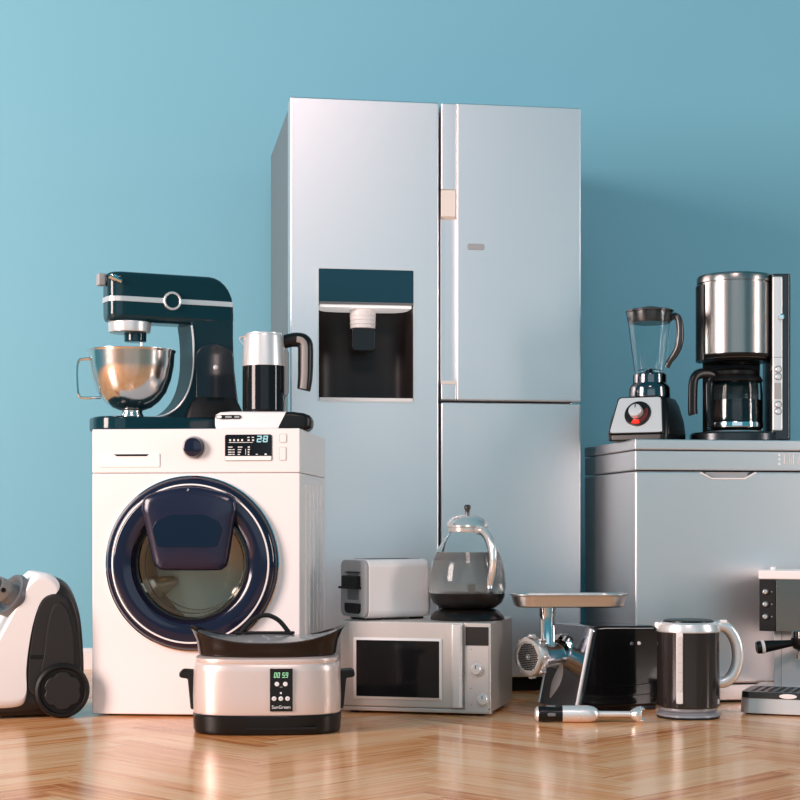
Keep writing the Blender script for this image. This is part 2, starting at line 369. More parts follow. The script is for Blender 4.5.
# ---------------------------------------------------------------- chest freezer
FZ_TOP = 0.837
def build_freezer():
    F = Face((0.741, 5.2), 9.0); W, D = 0.98, 0.60
    t = thing('chest_freezer', 'grey steel chest freezer with the coffee maker standing on its lid', 'freezer', F.place(W / 2, D / 2), 9.0)
    u = lambda px: F.u(px) - W / 2; y0 = -D / 2; H = FZ_TOP
    z1, z2, zk = F.z(720, 450.6), F.z(720, 471), F.z(700, 684.5)
    obj('lid', MB().box(-W / 2, W / 2, y0, D / 2, z1 + .0015, H, .004), 'freezer', t)
    band = obj('lid_band', MB().box(-W / 2 + .001, W / 2 - .001, y0 + .002, D / 2 - .002, z2 + .002, z1 - .0015, .004), 'freezer', t)
    body = obj('cabinet', MB().box(-W / 2, W / 2, y0, D / 2, zk + .002, z2 - .002, .008), 'freezer', t)
    h0, h1, g0, g1 = u(701), u(755), u(712), u(744); zh = F.z(728, 478)
    cut(body, MB().prism([(h0, z2 + .01), (h0, z2 - .002), (g0, zh), (g1, zh), (h1, z2 - .002), (h1, z2 + .01)], y0 - .02, y0 + .035, 'y'))
    rim = [(h0 - .003, y0 - .0015, z2 - .005), (g0 - .002, y0 - .0015, zh - .002), (g1 + .002, y0 - .0015, zh - .002), (h1 + .003, y0 - .0015, z2 - .005)]
    obj('handle_rim_highlight', MB().tube(rim, .0028, 8), 'cream', t)  # bright highlight along the recess rim, painted in cream
    gr = obj('grip', MB().box(h0 + .02, h1 - .02, y0 + .012, y0 + .034, zh + .001, z2 - .003, .002), 'grey', t)
    obj('kick_plate', MB().box(-W / 2 + .004, W / 2 - .004, y0 + .006, D / 2 - .01, .008, zk - .002, .003), 'freezer', t)
    obj('plinth', MB().box(-W / 2 + .02, W / 2 - .02, y0 + .02, D / 2 - .03, 0, .01), 'matt_black', t)
    # small badge: three light dots and a raised word block
    d = MB(); ud = u(779.8)
    for py in (455, 459.5, 464): d.lathe([(0, .002), (.0035, .0015), (.004, 0)], 16, T(ud, y0 + .002, F.z(780, py)) @ FRONT)
    obj('badge_dots', d, 'cream', t)  # plain dots of the badge, no lamps
    wd = MB(); z_a, z_b = F.z(790, 464), F.z(790, 454)
    for k, ch in enumerate((0, 1, 2, 3)):
        x = u(784.5) + k * .016
        wd.tube([(x, y0 + .0015, z_a), (x + .004, y0 + .0015, z_b), (x + .009, y0 + .0015, z_a)] if ch % 2 else [(x + .009, y0 + .0015, z_b), (x, y0 + .0015, z_b), (x, y0 + .0015, z_a), (x + .009, y0 + .0015, z_a)], .0014, 6)
    obj('badge', wd, 'beige', t)
build_freezer()

# ---------------------------------------------------------------- washing machine
WASH_H = 0.85
def build_washer():
    F = Face((-0.913, 4.893), -4.9); W, D = 0.622, 0.56
    t = thing('washing_machine', 'white front-loading washing machine with dark blue round door', 'washing machine', F.place(W / 2, D / 2), -4.9)
    u = lambda px: F.u(px) - W / 2; z = lambda py: F.z(196, py); y0 = -D / 2; H = WASH_H
    zs = z(473)
    body = obj('cabinet', MB().box(-W / 2, W / 2, y0, D / 2, .006, zs - .0006, .004), 'white', t)
    cx, cz, RO = u(192.5), z(563.5), .256
    cut(body, MB().cyl((cx, y0 - .05, cz), (cx, y0 + .40, cz), .205, seg=72))
    obj('control_panel', MB().box(-W / 2, W / 2, y0, D / 2, zs + .0006, H, .004), 'white', t)
    obj('inner_core', MB().box(-W / 2 + .01, W / 2 - .01, y0 + .42, D / 2 - .01, zs - .2, H - .02), 'matt_black', t)
    for sx in (-1, 1):
        for yy in (y0 + .05, D / 2 - .05):
            obj('foot', MB().cyl((sx * (W / 2 - .06), yy, 0), (sx * (W / 2 - .06), yy, .008), .022), 'black', t)
    # side ribs
    rb = MB()
    for k in range(5):
        yy = y0 + .13 + k * .085
        rb.box(W / 2 - .002, W / 2 + .003, yy - .020, yy + .020, .06, zs - .03, .0028)
    obj('side_ribs', rb, 'white', t)
    # drum
    dr = MB(); dr.lathe([(.203, -.385), (.203, -.01), (.199, -.01), (.196, -.36), (.12, -.372), (0, -.376), (0, -.385)][::-1], 72, T(cx, y0, cz) @ FRONT)
    drum = obj('drum', dr, 'drum', t)
    for k in range(3):
        lf = MB(); a = R(90 + 120 * k + 35)
        m4 = T(cx, y0, cz) @ Matrix.Rotation(a, 4, 'Y')
        lf.prism([(-.035, .194), (.035, .194), (.012, .135), (-.012, .135)], .05, .33, 'y', .008, 3, m4)
        obj('lifter', lf, 'drum', drum)
    # door
    m4 = T(cx, y0, cz) @ FRONT
    ring = obj('door_ring', MB().lathe([(RO - .003, -.001), (RO, .006), (RO - .003, .020), (RO - .012, .030), (RO - .020, .033), (RO - .022, .030), (RO - .022, -.001)], 96, m4, True), 'navy', t)
    obj('chrome_glint_line', MB().lathe([(.2345, .020), (.2345, .0345), (.2305, .0355), (.2295, .034), (.2295, .020)], 96, m4, True), 'cream', t)  # chrome trim in plain white, its bright reflection painted in
    bz = obj('door_bezel', MB().lathe([(.2295, .008), (.2295, .033), (.225, .0355), (.205, .036), (.190, .0345), (.178, .030), (.1715, .020), (.168, .006), (.168, -.02), (.176, -.02), (.180, .008)], 96, m4, True), 'navy', t)
    edge = MB().lathe([(RO + .0035, -.001), (RO + .0035, .008), (RO + .001, .010), (RO - .001, .008), (RO - .001, -.001)], 96, m4, True)
    obj('door_rim', edge, 'chrome', t)
    gl = MB().lathe([(.1675, .010), (.163, .010), (.158, -.03), (.145, -.085), (.11, -.115), (.05, -.128), (0, -.130), (0, -.124), (.05, -.122), (.107, -.109), (.139, -.082), (.152, -.03), (.158, .004), (.1675, .004)], 72, m4)
    obj('door_glass', gl, 'door_glass', t)
    # seal behind the glass
    obj('door_seal', MB().lathe([(.203, -.012), (.203, .004), (.168, .004), (.168, -.028), (.174, -.035), (.180, -.02), (.196, -.012)], 72, m4, True), 'grey', t)
    obj('porthole_trim', MB().lathe([(.1685, .006), (.1685, .014), (.165, .0155), (.162, .013), (.162, .006)], 72, m4, True), 'dark_steel', t)
    obj('porthole_trim', MB().lathe([(.150, -.030), (.150, -.026), (.1475, -.024), (.1465, -.030)], 72, m4, True), 'chrome', t)
    # add-door flap: a swollen rounded trapezoid
    fz = z(486.5); fb = z(570)
    pts = [u(145), z(506)], [u(153), z(494)], [u(192), fz], [u(231), z(494)], [u(239.5), z(506)], [u(237), z(523)], [u(231), fb + .030], [u(226), fb + .006], [u(217), fb], [u(170), fb], [u(161), fb + .006], [u(156), fb + .030], [u(148), z(523)]
    out = [(p.x, p.z) for p in catmull([(q[0], 0, q[1]) for q in pts], 5, True)]
    mx, mz = u(192), z(528)
    sc = lambda s, yy: [(mx + (x - mx) * s, yy, mz + (q - mz) * s) for x, q in out]
    flap = obj('add_door_flap', MB().loft([sc(.97, y0 - .028), sc(1.0, y0 - .036), sc(.985, y0 - .048), sc(.93, y0 - .056), sc(.80, y0 - .061), sc(.4, y0 - .063)]), 'navy_flap', t, 50)
    wz0, wz1 = z(547), z(515)
    wp = [(u(161), wz0 + .006), (u(165), wz0), (u(217), wz0), (u(221), wz0 + .006), (u(226), z(529)), (u(222), z(521)), (u(208), wz1), (u(176), wz1), (u(161), z(521)), (u(157), z(529))]
    obj('flap_window', MB().prism(wp, y0 - .0645, y0 - .060, 'y', .0012), 'flap_dark', flap)
    obj('flap_button', MB().lathe([(0, .003), (.003, .0025), (.004, 0)], 16, T(u(192), y0 - .058, z(490.5)) @ FRONT), 'chrome', flap)
    # detergent drawer
    x0, x1, a, b = u(99), u(160), z(467), z(453)
    dw = obj('detergent_drawer', MB().prism(rr(x0, x1, a, b, .004), y0 - .003, y0 + .002, 'y', .0012), 'cream', t)
    obj('drawer_slot', MB().prism([(u(114), z(454)), (u(149), z(454)), (u(147), z(456)), (u(117), z(456))], y0 - .0045, y0, 'y', .0005), 'black', dw)
    # knob
    kx, kz = u(194), z(447.5)
    kn = obj('program_knob', MB().lathe([(.031, 0), (.0305, .004), (.029, .018), (.027, .023), (.02, .025), (0, .0255)][::-1], 56, T(kx, y0, kz) @ FRONT), 'navy', t)
    obj('knob_collar', MB().lathe([(.035, -.001), (.0345, .003), (.031, .003)], 56, T(kx, y0, kz) @ FRONT), 'white_line', kn)
    # display
    p = lambda px, py: (u(px), z(py))
    d0, d1, e0, e1 = u(225), u(272), z(461), z(434.8)
    ds = obj('display', MB().prism(rr(d0, d1, e0, e1, .006), y0 - .003, y0 + .001, 'y', .001), 'black_gloss', t)
    obj('display_strip', MB().prism(rr(d0 + .001, d1 - .001, e0 + .001, z(456.3), (.001, .001, .005, .005)), y0 - .0045, y0 - .001, 'y', .0005), 'cream', ds)
    sg = MB(); yy = y0 - .0032
    digit(sg, '2', u(256.8), z(442.6), .0135, .0195, .0032, yy); digit(sg, '8', u(263), z(442.6), .0135, .0195, .0032, yy)
    for q in (438.3, 441): sg.box(u(262.0), u(262.6), yy - .0006, yy, z(q + .4), z(q - .4))
    obj('time_digits', sg, 'cyan_led', ds)
    pr = MB()
    def dash(px, py, wpx, h=1.1): pr.box(u(px), u(px + wpx), yy - .0006, yy, z(py + h / 2), z(py - h / 2))
    for k in range(4): dash(229.5 + 4 * k, 440.4, 1.7, 2.0)
    dash(229, 442.7, 24, .5)
    for px in (247.5, 252): dash(px, 437.7, 2.2, .9); dash(px + .3, 440.5, 2.0, 1.5)
    for r_, py in enumerate((447.3, 449.8, 452.3, 454.6)):
        dash(228.3, py, 3.6 if r_ else 4.4, .9)
        if r_: dash(232.6, py, 2.2, .9)
        dash(238, py, (4.6, 3.6, 3.2, 2.2)[r_], .9); dash(248, py, (2.0, 2.0, 1.6, 1.6)[r_], 1.2)
    dash(245.6, 452, .5, 5.5); dash(256, 454.6, 2.0, .8); dash(264.8, 454.6, 2.2, 1.5)
    obj('display_lettering', pr, 'print', ds)
    for (a0, a1, b0, b1) in ((279.3, 287, 443.3, 434), (279, 286.6, 461, 447)):
        o_ = rr(u(a0), u(a1), z(b0), z(b1), .005); i_ = rr(u(a0) + .0022, u(a1) - .0022, z(b0) + .0022, z(b1) - .0022, .003)
        bt = obj('touch_button', MB().prism(i_, y0 - .0022, y0 + .001, 'y', .0008), 'white', t)
        obj('button_outline', MB().loft([[(q[0], y0 - .0012, q[1]) for q in i_], [(q[0], y0 - .0012, q[1]) for q in o_], [(q[0], y0 + .001, q[1]) for q in o_], [(q[0], y0 + .001, q[1]) for q in i_]], closed=True), 'white_line', bt)
build_washer()

# ---------------------------------------------------------------- stand mixer on the washing machine
def build_mixer():
    t = thing('stand_mixer', 'dark teal stand mixer with steel bowl on top of the washing machine', 'mixer', (-0.714, 5.135, WASH_H), 24)
    hw = .058
    # head: sections along its length, blunt rounded nose, rounded rear crown
    rings = []
    def sec(x, w_, z0, z1, r=.022):
        return [(x, q[0], q[1]) for q in rr(-w_, w_, z0, z1, min(r, w_ * .95), 5)]
    HT = .490
    for x, w_, a in ((-.206, .022, .012), (-.204, .034, .006), (-.198, .044, .003), (-.186, .053, .001), (-.167, hw, 0)):
        rings.append(sec(x, w_, .337 + a, HT - a))
    for x in (-.1, 0.0, .06, .11): rings.append(sec(x, hw, .337, HT))
    for k in range(1, 7):
        a = R(90 * k / 6.4); rings.append(sec(.11 + .077 * math.sin(a), hw - .004 * k / 6, .337, HT - .085 * (1 - math.cos(a))))
    obj('mixer_head', MB().loft(rings), 'teal_gloss', t, 40)
    # trim band and emblem
    bd = []
    for x, w_ in ((-.2085, .022), (-.2065, .035), (-.2002, .0455), (-.188, .0545), (-.168, hw + .0015), (.02, hw + .0015), (.14, hw + .0012), (.184, hw - .002)):
        bd.append([(x, q[0], q[1]) for q in rr(-w_, w_, .397, .413, .001, 1)])
    obj('trim_band', MB().loft(bd), 'satin', t)
    em = MB(); M4 = T(-.012, -hw - .003, .405) @ FRONT
    em.lathe([(.0285, -.002), (.0285, .004), (.0265, .006), (.0235, .006), (.0215, .004), (.0215, -.002)], 56, M4, True)
    e = obj('emblem_ring', em, 'satin', t)
    obj('emblem_centre', MB().lathe([(0, .002), (.0215, .002), (.0215, -.002)], 48, M4), 'teal_gloss', e)
    # arm and foot: side profile with the open C in front
    c1 = catmull([(.050, 0, .345), (.056, 0, .30), (.058, 0, .25), (.055, 0, .19), (.040, 0, .13), (.012, 0, .085), (-.03, 0, .055), (-.08, 0, .044)], 6)
    prof = [(p.x, p.z) for p in c1] + [(-.08, .004), (.212, .004), (.213, .03), (.206, .08), (.196, .15), (.189, .22), (.187, .30), (.187, .40), (.12, .42)]
    obj('stand_arm', MB().prism(prof, -hw + .003, hw + .042, 'y', .007), 'teal_satin', t)
    ep = [(p.x - .004, p.z) for p in c1[2:]]
    strip = MB(); 
    rg = []
    for i, (x, z) in enumerate(ep):
        rg.append([(x + .006, -hw + .0015, z + .001), (x - .002, -hw + .0015, z - .001 if z < .1 else z), (x - .002, -hw - .0005 + .006, z), (x + .006, -hw - .0005 + .006, z)])
    obj('arm_edge_trim', MB().tube([(x + .004, -hw + .004, z) for x, z in ep], .0035, 8), 'satin', t)
    fp = rr(-.247, .225, -.095, .110, (.04, .085, .085, .04), 10)
    obj('base', MB().prism(fp, .002, .046, 'z', .008), 'teal_gloss', t)
    # grey motor cover with a dome top on the flank
    dome = [(.062, .06), (.062, .24)] + [(.124 + .062 * math.cos(a), .24 + .040 * math.sin(a)) for a in [PI - PI * k / 12 for k in range(13)]] + [(.188, .2), (.196, .13), (.205, .06)]
    mc = obj('motor_cover', MB().prism(dome, -hw - .008, -hw + .01, 'y', .006), 'cover', t)
    obj('speed_button', MB().lathe([(0, .008), (.005, .007), (.008, .003), (.008, -.001)], 24, T(.125, -hw - .008, .205) @ FRONT), 'cream', mc)
    obj('motor_foot', MB().loft([[(.125 + p[0], -hw - .006 + p[1] * .5, z_) for p in sell(a, b, 2.2, 40)] for (z_, a, b) in ((.047, .095, .06), (.07, .088, .05), (.095, .076, .032), (.112, .060, .012))]), 'matt_black', t, 60)
    # attachment hub and lock lever on the nose
    hb = MB(); hb.box(-.232, -.209, -.020, .014, .447, .484, .004); hb.cyl((-.211, -.003, .466), (-.195, -.003, .466), .012)
    obj('hub_cap', hb, 'grey', t)
    lv = MB(); lv.cyl((-.190, -.060, .466), (-.190, -.044, .466), .010); lv.tube([(-.190, -.060, .466), (-.208, -.060, .470), (-.172, -.062, .455)], .007, 8); obj('lock_lever', lv, 'chrome', t)
    # planetary and tool
    bx = -.124
    obj('planetary_ring', MB().cyl((bx - .006, 0, .307), (bx - .006, 0, .340), .064, .066, 48, .004), 'satin', t)
    obj('planetary_hub', MB().cyl((bx + .012, 0, .280), (bx + .012, 0, .309), .034, .034, 40, .003), 'teal_gloss', t)
    wh = MB(); wh.cyl((bx + .028, -.012, .262), (bx + .028, -.012, .282), .004); wh.cyl((bx + .028, -.012, .100), (bx + .028, -.012, .264), .0065)
    for k in range(4):
        a = PI * k / 4; c_, s_ = math.cos(a), math.sin(a)
        wh.tube(catmull([(bx + .028 + c_ * r_, -.012 + s_ * r_, z_) for r_, z_ in ((.006, .20), (.03, .16), (.036, .125), (.02, .095), (0, .088), (-.02, .095), (-.036, .125), (-.03, .16), (-.006, .20))], 4), .0015, 6)
    obj('whisk', wh, 'chrome', t)
    # bowl
    pr = [(.036, .046), (.038, .050), (.036, .056), (.033, .062), (.034, .068), (.060, .077), (.085, .097), (.106, .125), (.121, .165), (.129, .205), (.132, .245), (.1355, .250), (.1355, .253), (.1315, .2535), (.129, .250), (.126, .205), (.118, .165), (.103, .128), (.083, .101), (.058, .081), (0, .074)]
    bo = obj('bowl', MB().lathe([(0, .046)] + pr, 80, T(bx, 0, 0)), 'bowl', t, 50)
    hd = [(-.128, 0, .226), (-.152, 0, .224), (-.162, 0, .214), (-.165, 0, .18), (-.163, 0, .135), (-.159, 0, .114), (-.148, 0, .106), (-.093, 0, .108)]
    hp = catmull(hd, 4)
    m4 = T(bx, 0, 0) @ Matrix.Rotation(R(-14), 4, 'Z')
    hh = MB(); hh.tube([(p.x, -.011, p.z) for p in hp], .0035, 8, M4=m4); hh.tube([(p.x, .011, p.z) for p in hp], .0035, 8, M4=m4)
    obj('bowl_handle', hh, 'chrome', bo)
build_mixer()

# ---------------------------------------------------------------- steel jug and the base it stands on
def build_jug():
    jx, jy = -0.416, 5.01
    b = thing('kettle_stand', 'flat white base with black rounded end under the steel jug', 'kettle stand', (jx, jy, WASH_H), 2)
    s = []
    for x, hw_, z0, z1 in ((-.143, .03, .014, .040), (-.139, .05, .006, .048), (-.125, .068, .001, .054), (-.09, .075, 0, .056), (0, .075, 0, .056), (.05, .075, 0, .056), (.062, .075, 0, .056)):
        s.append([(x + (0.028 * ((q[1] - z0) / (z1 - z0) - .6) if x == .062 else 0), q[0], q[1]) for q in rr(-hw_, hw_, z0, z1, .012, 5)])
    obj('white_shell', MB().loft(s), 'cream', b, 50)
    s = []
    for x, hw_, z0, z1, k in ((.046, .0745, .0, .0555, 1), (.08, .075, 0, .056, 1), (.125, .074, .0, .052, 0), (.142, .066, .004, .046, 0), (.150, .048, .010, .038, 0), (.153, .03, .016, .032, 0)):
        s.append([(x + (.016 * ((q[1] - z0) / (z1 - z0) - .3) if k else 0), q[0], q[1]) for q in rr(-hw_, hw_, z0, z1, .013, 5)])
    obj('black_grip', MB().loft(s), 'black', b, 50)
    sl = obj('switch_strip', MB().prism(rr(-.137, -.062, .033, .045, .006), -.0785, -.07, 'y', .001), 'black', b)
    obj('switch_strip_button', MB().prism(rr(-.135, -.119, .0345, .0435, .0045), -.0805, -.075, 'y', .001), 'cream', sl)
    obj('switch_strip_button', MB().prism(rr(-.109, -.089, .036, .042, .003), -.0795, -.075, 'y', .001), 'grey', sl)
    obj('switch_strip_button', MB().prism(rr(-.082, -.066, .036, .042, .003), -.0795, -.075, 'y', .001), 'grey', sl)
    t = thing('kettle_jug', 'steel-collared black jug kettle with black handle beside the stand mixer', 'kettle', (jx + .003, jy + .004, WASH_H + .056), 0)
    obj('body', MB().lathe([(0, 0), (.060, 0), (.064, .003), (.0655, .010), (.0655, .142), (0, .142)], 64), 'black_gloss', t)
    obj('steel_collar', MB().lathe([(.0655, .141), (.0662, .143), (.0645, .190), (.0615, .232), (.060, .236), (.055, .238), (0, .238)], 64), 'satin', t)
    obj('lid', MB().lathe([(.056, .236), (.056, .241), (.050, .243), (0, .243)], 48), 'satin', t)
    obj('spout', MB().loft([[(-.052, -.020, .190), (-.052, .020, .190), (-.052, .016, .191), (-.052, -.016, .191)], [(-.0625, -.016, .205), (-.0625, .016, .205), (-.060, .014, .206), (-.060, -.014, .206)], [(-.077, -.007, .224), (-.077, .007, .224), (-.074, .006, .227), (-.074, -.006, .227)], [(-.074, -.008, .231), (-.074, .008, .231), (-.05, .012, .234), (-.05, -.012, .234)]]), 'satin', t)
    hp = catmull([(.058, 0, .216), (.085, 0, .222), (.108, 0, .222), (.120, 0, .216), (.126, 0, .200), (.126, 0, .150), (.125, 0, .110), (.122, 0, .080), (.120, 0, .070)], 6)
    hd = obj('handle', MB().tube(hp, [.0175 + .003 * math.sin(PI * i / (len(hp) - 1)) for i in range(len(hp))], 16, flat=1.15, up=(0, 1, 0)), 'black', t, 50)
    obj('grip_inlay', MB().tube([(p.x - .001, p.y - .0155, p.z) for p in hp[10:-3]], .0105, 10, flat=.6, up=(1, 0, 0)), 'taupe', hd)
    obj('thermal_panel', MB().prism(rr(.050, .074, .052, .19, (.004, .004, .012, .012)), -.018, .018, 'y', .005), 'grey', t)
    rim = MB(); rim.tube([(-.035, -.053, .004), (-.035, -.053, .006)], .001, 6)
build_jug()

# ---------------------------------------------------------------- microwave
MW_H = 0.2775
MWF = Face((-0.181, 4.98), -14.35)
def build_microwave():
    F = MWF; W, D = 0.463, 0.35
    t = thing('microwave_oven', 'silver microwave oven standing on the parquet below the toaster', 'microwave', F.place(W / 2, D / 2), -14.35)
    u = lambda px: F.u(px) - W / 2; y0 = -D / 2; H = MW_H
    obj('casing', MB().box(-W / 2, W / 2, y0 + .012, D / 2, .012, H, .004), 'micro', t)
    for sx in (-1, 1):
        for yy in (y0 + .04, D / 2 - .04): obj('foot', MB().cyl((sx * (W / 2 - .035), yy, 0), (sx * (W / 2 - .035), yy, .014), .014), 'black', t)
    zr = lambda py: F.z(400, py)
    obj('base_strip', MB().box(-W / 2, W / 2, y0 + .002, y0 + .03, .008, .020, .002), 'micro', t)
    xd = u(463.5)
    dr = obj('door', MB().box(-W / 2, xd, y0, y0 + .02, .022, H - .001, .003), 'micro', t)
    a0, a1, b0, b1 = u(353.5), u(442), zr(699.5), zr(638)
    c0, c1, d0, d1 = u(356.5), u(439.5), zr(697), zr(640.5)
    o_, i_ = rr(a0, a1, b0, b1, .004), rr(c0, c1, d0, d1, .002)
    obj('window_bezel', MB().loft([[(p[0], y0 - .004, p[1]) for p in i_], [(p[0], y0 - .003, p[1]) for p in o_], [(p[0], y0 + .001, p[1]) for p in o_], [(p[0], y0 + .001, p[1]) for p in i_]], closed=True), 'satin', dr)
    obj('door_window', MB().prism(i_, y0 - .0015, y0 + .001, 'y'), 'black_gloss', dr)
    hx0, hx1 = u(452), u(463)
    hd = MB(); hd.prism(rr(hx0, hx1, -.02, .004, (.003, .003, .008, .008)), .026, H - .006, 'z', .002, 2, T(0, y0, 0))
    obj('handle', hd, 'satin', dr)
    pn = obj('control_panel', MB().box(xd + .002, W / 2, y0, y0 + .02, .022, H - .001, .003), 'micro', t)
    q0, q1 = u(465.5), u(488.5)
    obj('display', MB().prism(rr(q0, q1, F.z(477, 645.5), F.z(477, 627), .001), y0 - .002, y0 + .001, 'y', .0005), 'dark_grey', pn)
    obj('panel_plate', MB().prism(rr(q0, q1, F.z(477, 712), F.z(477, 646.5), .002), y0 - .0015, y0 + .001, 'y', .0006), 'beige_steel', pn)
    for px, py in ((476.5, 669.5), (483, 699.5)):
        m4 = T(u(px), y0 - .001, F.z(477, py)) @ FRONT
        k = obj('knob', MB().lathe([(0, .014), (.013, .0135), (.0155, .011), (.0165, 0)], 40, m4), 'satin', pn)
        obj('knob_marker', MB().box(-.001, .001, .003, .013, .0135, .0148, 0, 3, m4), 'dark_grey', k)
    pr = MB()
    for px, py in ((471.3, 649.5), (471, 688.5), (471.5, 704.5)): pr.lathe([(0, .0008), (.0018, .0008), (.0018, 0)], 12, T(u(px), y0 - .0015, F.z(477, py)) @ FRONT)
    for k in range(11):
        for (px, py) in ((476.5, 669.5), (483, 699.5)):
            a = R(-50 + 28 * k); rr_ = .0235
            x, z = u(px) + rr_ * math.sin(a), F.z(477, py) + rr_ * math.cos(a)
            if q0 + .003 < x < q1 - .003: pr.box(x - .0010, x + .0010, y0 - .0021, y0 - .0015, z - .0010, z + .0010)
    obj('panel_dots', pr, 'taupe', pn)
M['beige_steel'] = mat('panel_plate_grey', (0.62, 0.58, 0.56), 0.4, 0.3)
build_microwave()

# ---------------------------------------------------------------- toaster on the microwave
def build_toaster():
    L, Wd, H = .232, .165, .184
    F = Face((-.099, 4.967), 31)
    t = thing('toaster', 'cream white toaster with grey end panel on the microwave, beside the glass kettle', 'toaster', (*F.place(L / 2 + .002, Wd / 2)[:2], MW_H), 31)
    z0 = .006
    s = [(x - L / 2, a) for x, a in ((0.006, .002), (.010, 0), (L - .02, 0), (L - .008, .004), (L - .002, .012), (L, .024))]
    obj('shell', MB().loft([[(x, q[0], q[1]) for q in rr(-Wd / 2 + a, Wd / 2 - a, z0 + a * .6, H - a, .024, 8)] for x, a in s]), 'cream', t, 40)
    e = obj('end_panel', MB().prism(rr(-Wd / 2 + .003, Wd / 2 - .003, z0 + .003, H - .003, .022, 8), -L / 2 - .004, -L / 2 + .0065, 'x', .003), 'grey', t)
    xe = -L / 2 - .004
    # local +y is the far side: end panel runs from y = Wd/2 (left in view) to -Wd/2
    obj('lever_slot', MB().box(xe - .001, xe + .004, -.034, .034, .060, .148, .001), 'mid_grey', e)
    obj('slot_frame', MB().box(xe - .003, xe + .004, -.045, .045, .142, .146, .0008), 'dark_grey', e)
    obj('lever', MB().box(xe - .016, xe + .002, -.046, .046, .098, .134, .003), 'matt_black', e)
    obj('lever_tab', MB().box(xe - .022, xe + .002, -.050, .056, .094, .101, .002), 'matt_black', e)
    obj('browning_knob', MB().loft([[(xe - .006 + k * .008, q[0], q[1]) for q in rr(-.048 + a, .046 - a, .018 + a, .050, (.002, .002, .016, .016), 5)] for k, a in ((0, .002), (1, 0))]), 'matt_black', e)
    for sx in (-1, 1):
        for sy in (-1, 1): obj('foot', MB().box(sx * .075 - .02, sx * .075 + .02, sy * .05 - .012, sy * .05 + .012, 0, z0 + .006, .002), 'matt_black', t)
    sl = MB()
    for sy in (-.032, .032): sl.box(-.09, .09, sy - .014, sy + .014, H - .0005, H + .0008)
    obj('bread_slots', sl, 'matt_black', t)
build_toaster()

# ---------------------------------------------------------------- glass kettle on the microwave
def build_glass_kettle():
    x, y = .206, 5.045
    b = thing('kettle_stand', 'round black power base under the glass kettle on the microwave', 'kettle stand', (x, y, MW_H), 0)
    obj('dish', MB().lathe([(0, 0), (.112, 0), (.1145, .004), (.110, .013), (.098, .026), (.086, .032), (.05, .034), (0, .034)], 64), 'black', b)
    t = thing('glass_kettle', 'pear-shaped glass kettle with silver lid, half full, on the microwave', 'kettle', (x, y, MW_H + .034), 0)
    obj('bottom_cup', MB().lathe([(0, 0), (.076, 0), (.088, .004), (.105, .018), (.1135, .036), (.1145, .047), (.111, .047), (0, .044)], 64), 'black', t)
    outer = [(.1130, .046), (.1175, .062), (.1190, .082), (.1165, .110), (.1080, .145), (.0955, .174), (.0805, .198), (.0670, .218), (.0580, .231), (.0555, .239)]
    inner = [(r - .0025, z) for r, z in outer[::-1]]
    obj('glass_body', MB().lathe(outer + inner, 72, None, True), 'glass', t, 60)
    wl = [(0, .0465), (.1100, .0465), (.1148, .062), (.1163, .082), (.1138, .110), (.1053, .145), (.0965, .170), (.0955, .1725), (0, .1725)]
    wo = obj('water', MB().lathe(wl, 72), 'water', t, 30)
    obj('collar', MB().lathe([(.0535, .233), (.0585, .233), (.060, .238), (.060, .249), (.0535, .249)], 56, None, True), 'soft_chrome', t)
    ld = obj('lid', MB().lathe([(.0625, .247), (.064, .250), (.0625, .256), (.053, .272), (.036, .282), (.016, .287), (0, .288)], 56), 'soft_chrome', t)
    obj('lid_knob', MB().lathe([(.008, .286), (.0065, .292), (.0075, .300), (.0105, .307), (.0105, .312), (.007, .316), (0, .317)], 28), 'dark_steel', ld)
    m4 = Matrix.Rotation(R(-58), 4, 'Z')
    hp = catmull([(.055, 0, .238), (.085, 0, .237), (.112, 0, .217), (.130, 0, .186), (.136, 0, .150), (.129, 0, .110), (.116, 0, .080), (.1165, 0, .064)], 7)
    h = obj('handle', MB().tube(hp, [.011 - .003 * abs(i / (len(hp) - 1) - .45) for i in range(len(hp))], 14, flat=1.35, up=(0, 1, 0), M4=m4), 'soft_chrome', t, 60)
    obj('handle_grip', MB().tube([(p.x - .0075, 0, p.z - .003) for p in hp[4:-8]], .0085, 10, flat=1.2, up=(0, 1, 0), M4=m4), 'black', h, 60)
    el = MB(); el.lathe([(.06, .053), (.064, .057), (.068, .053), (.064, .049)], 48, None, True); el.cyl((.01, .02, .046), (.01, .02, .075), .008)
    obj('heating_element', el, 'dark_steel', t)
build_glass_kettle()

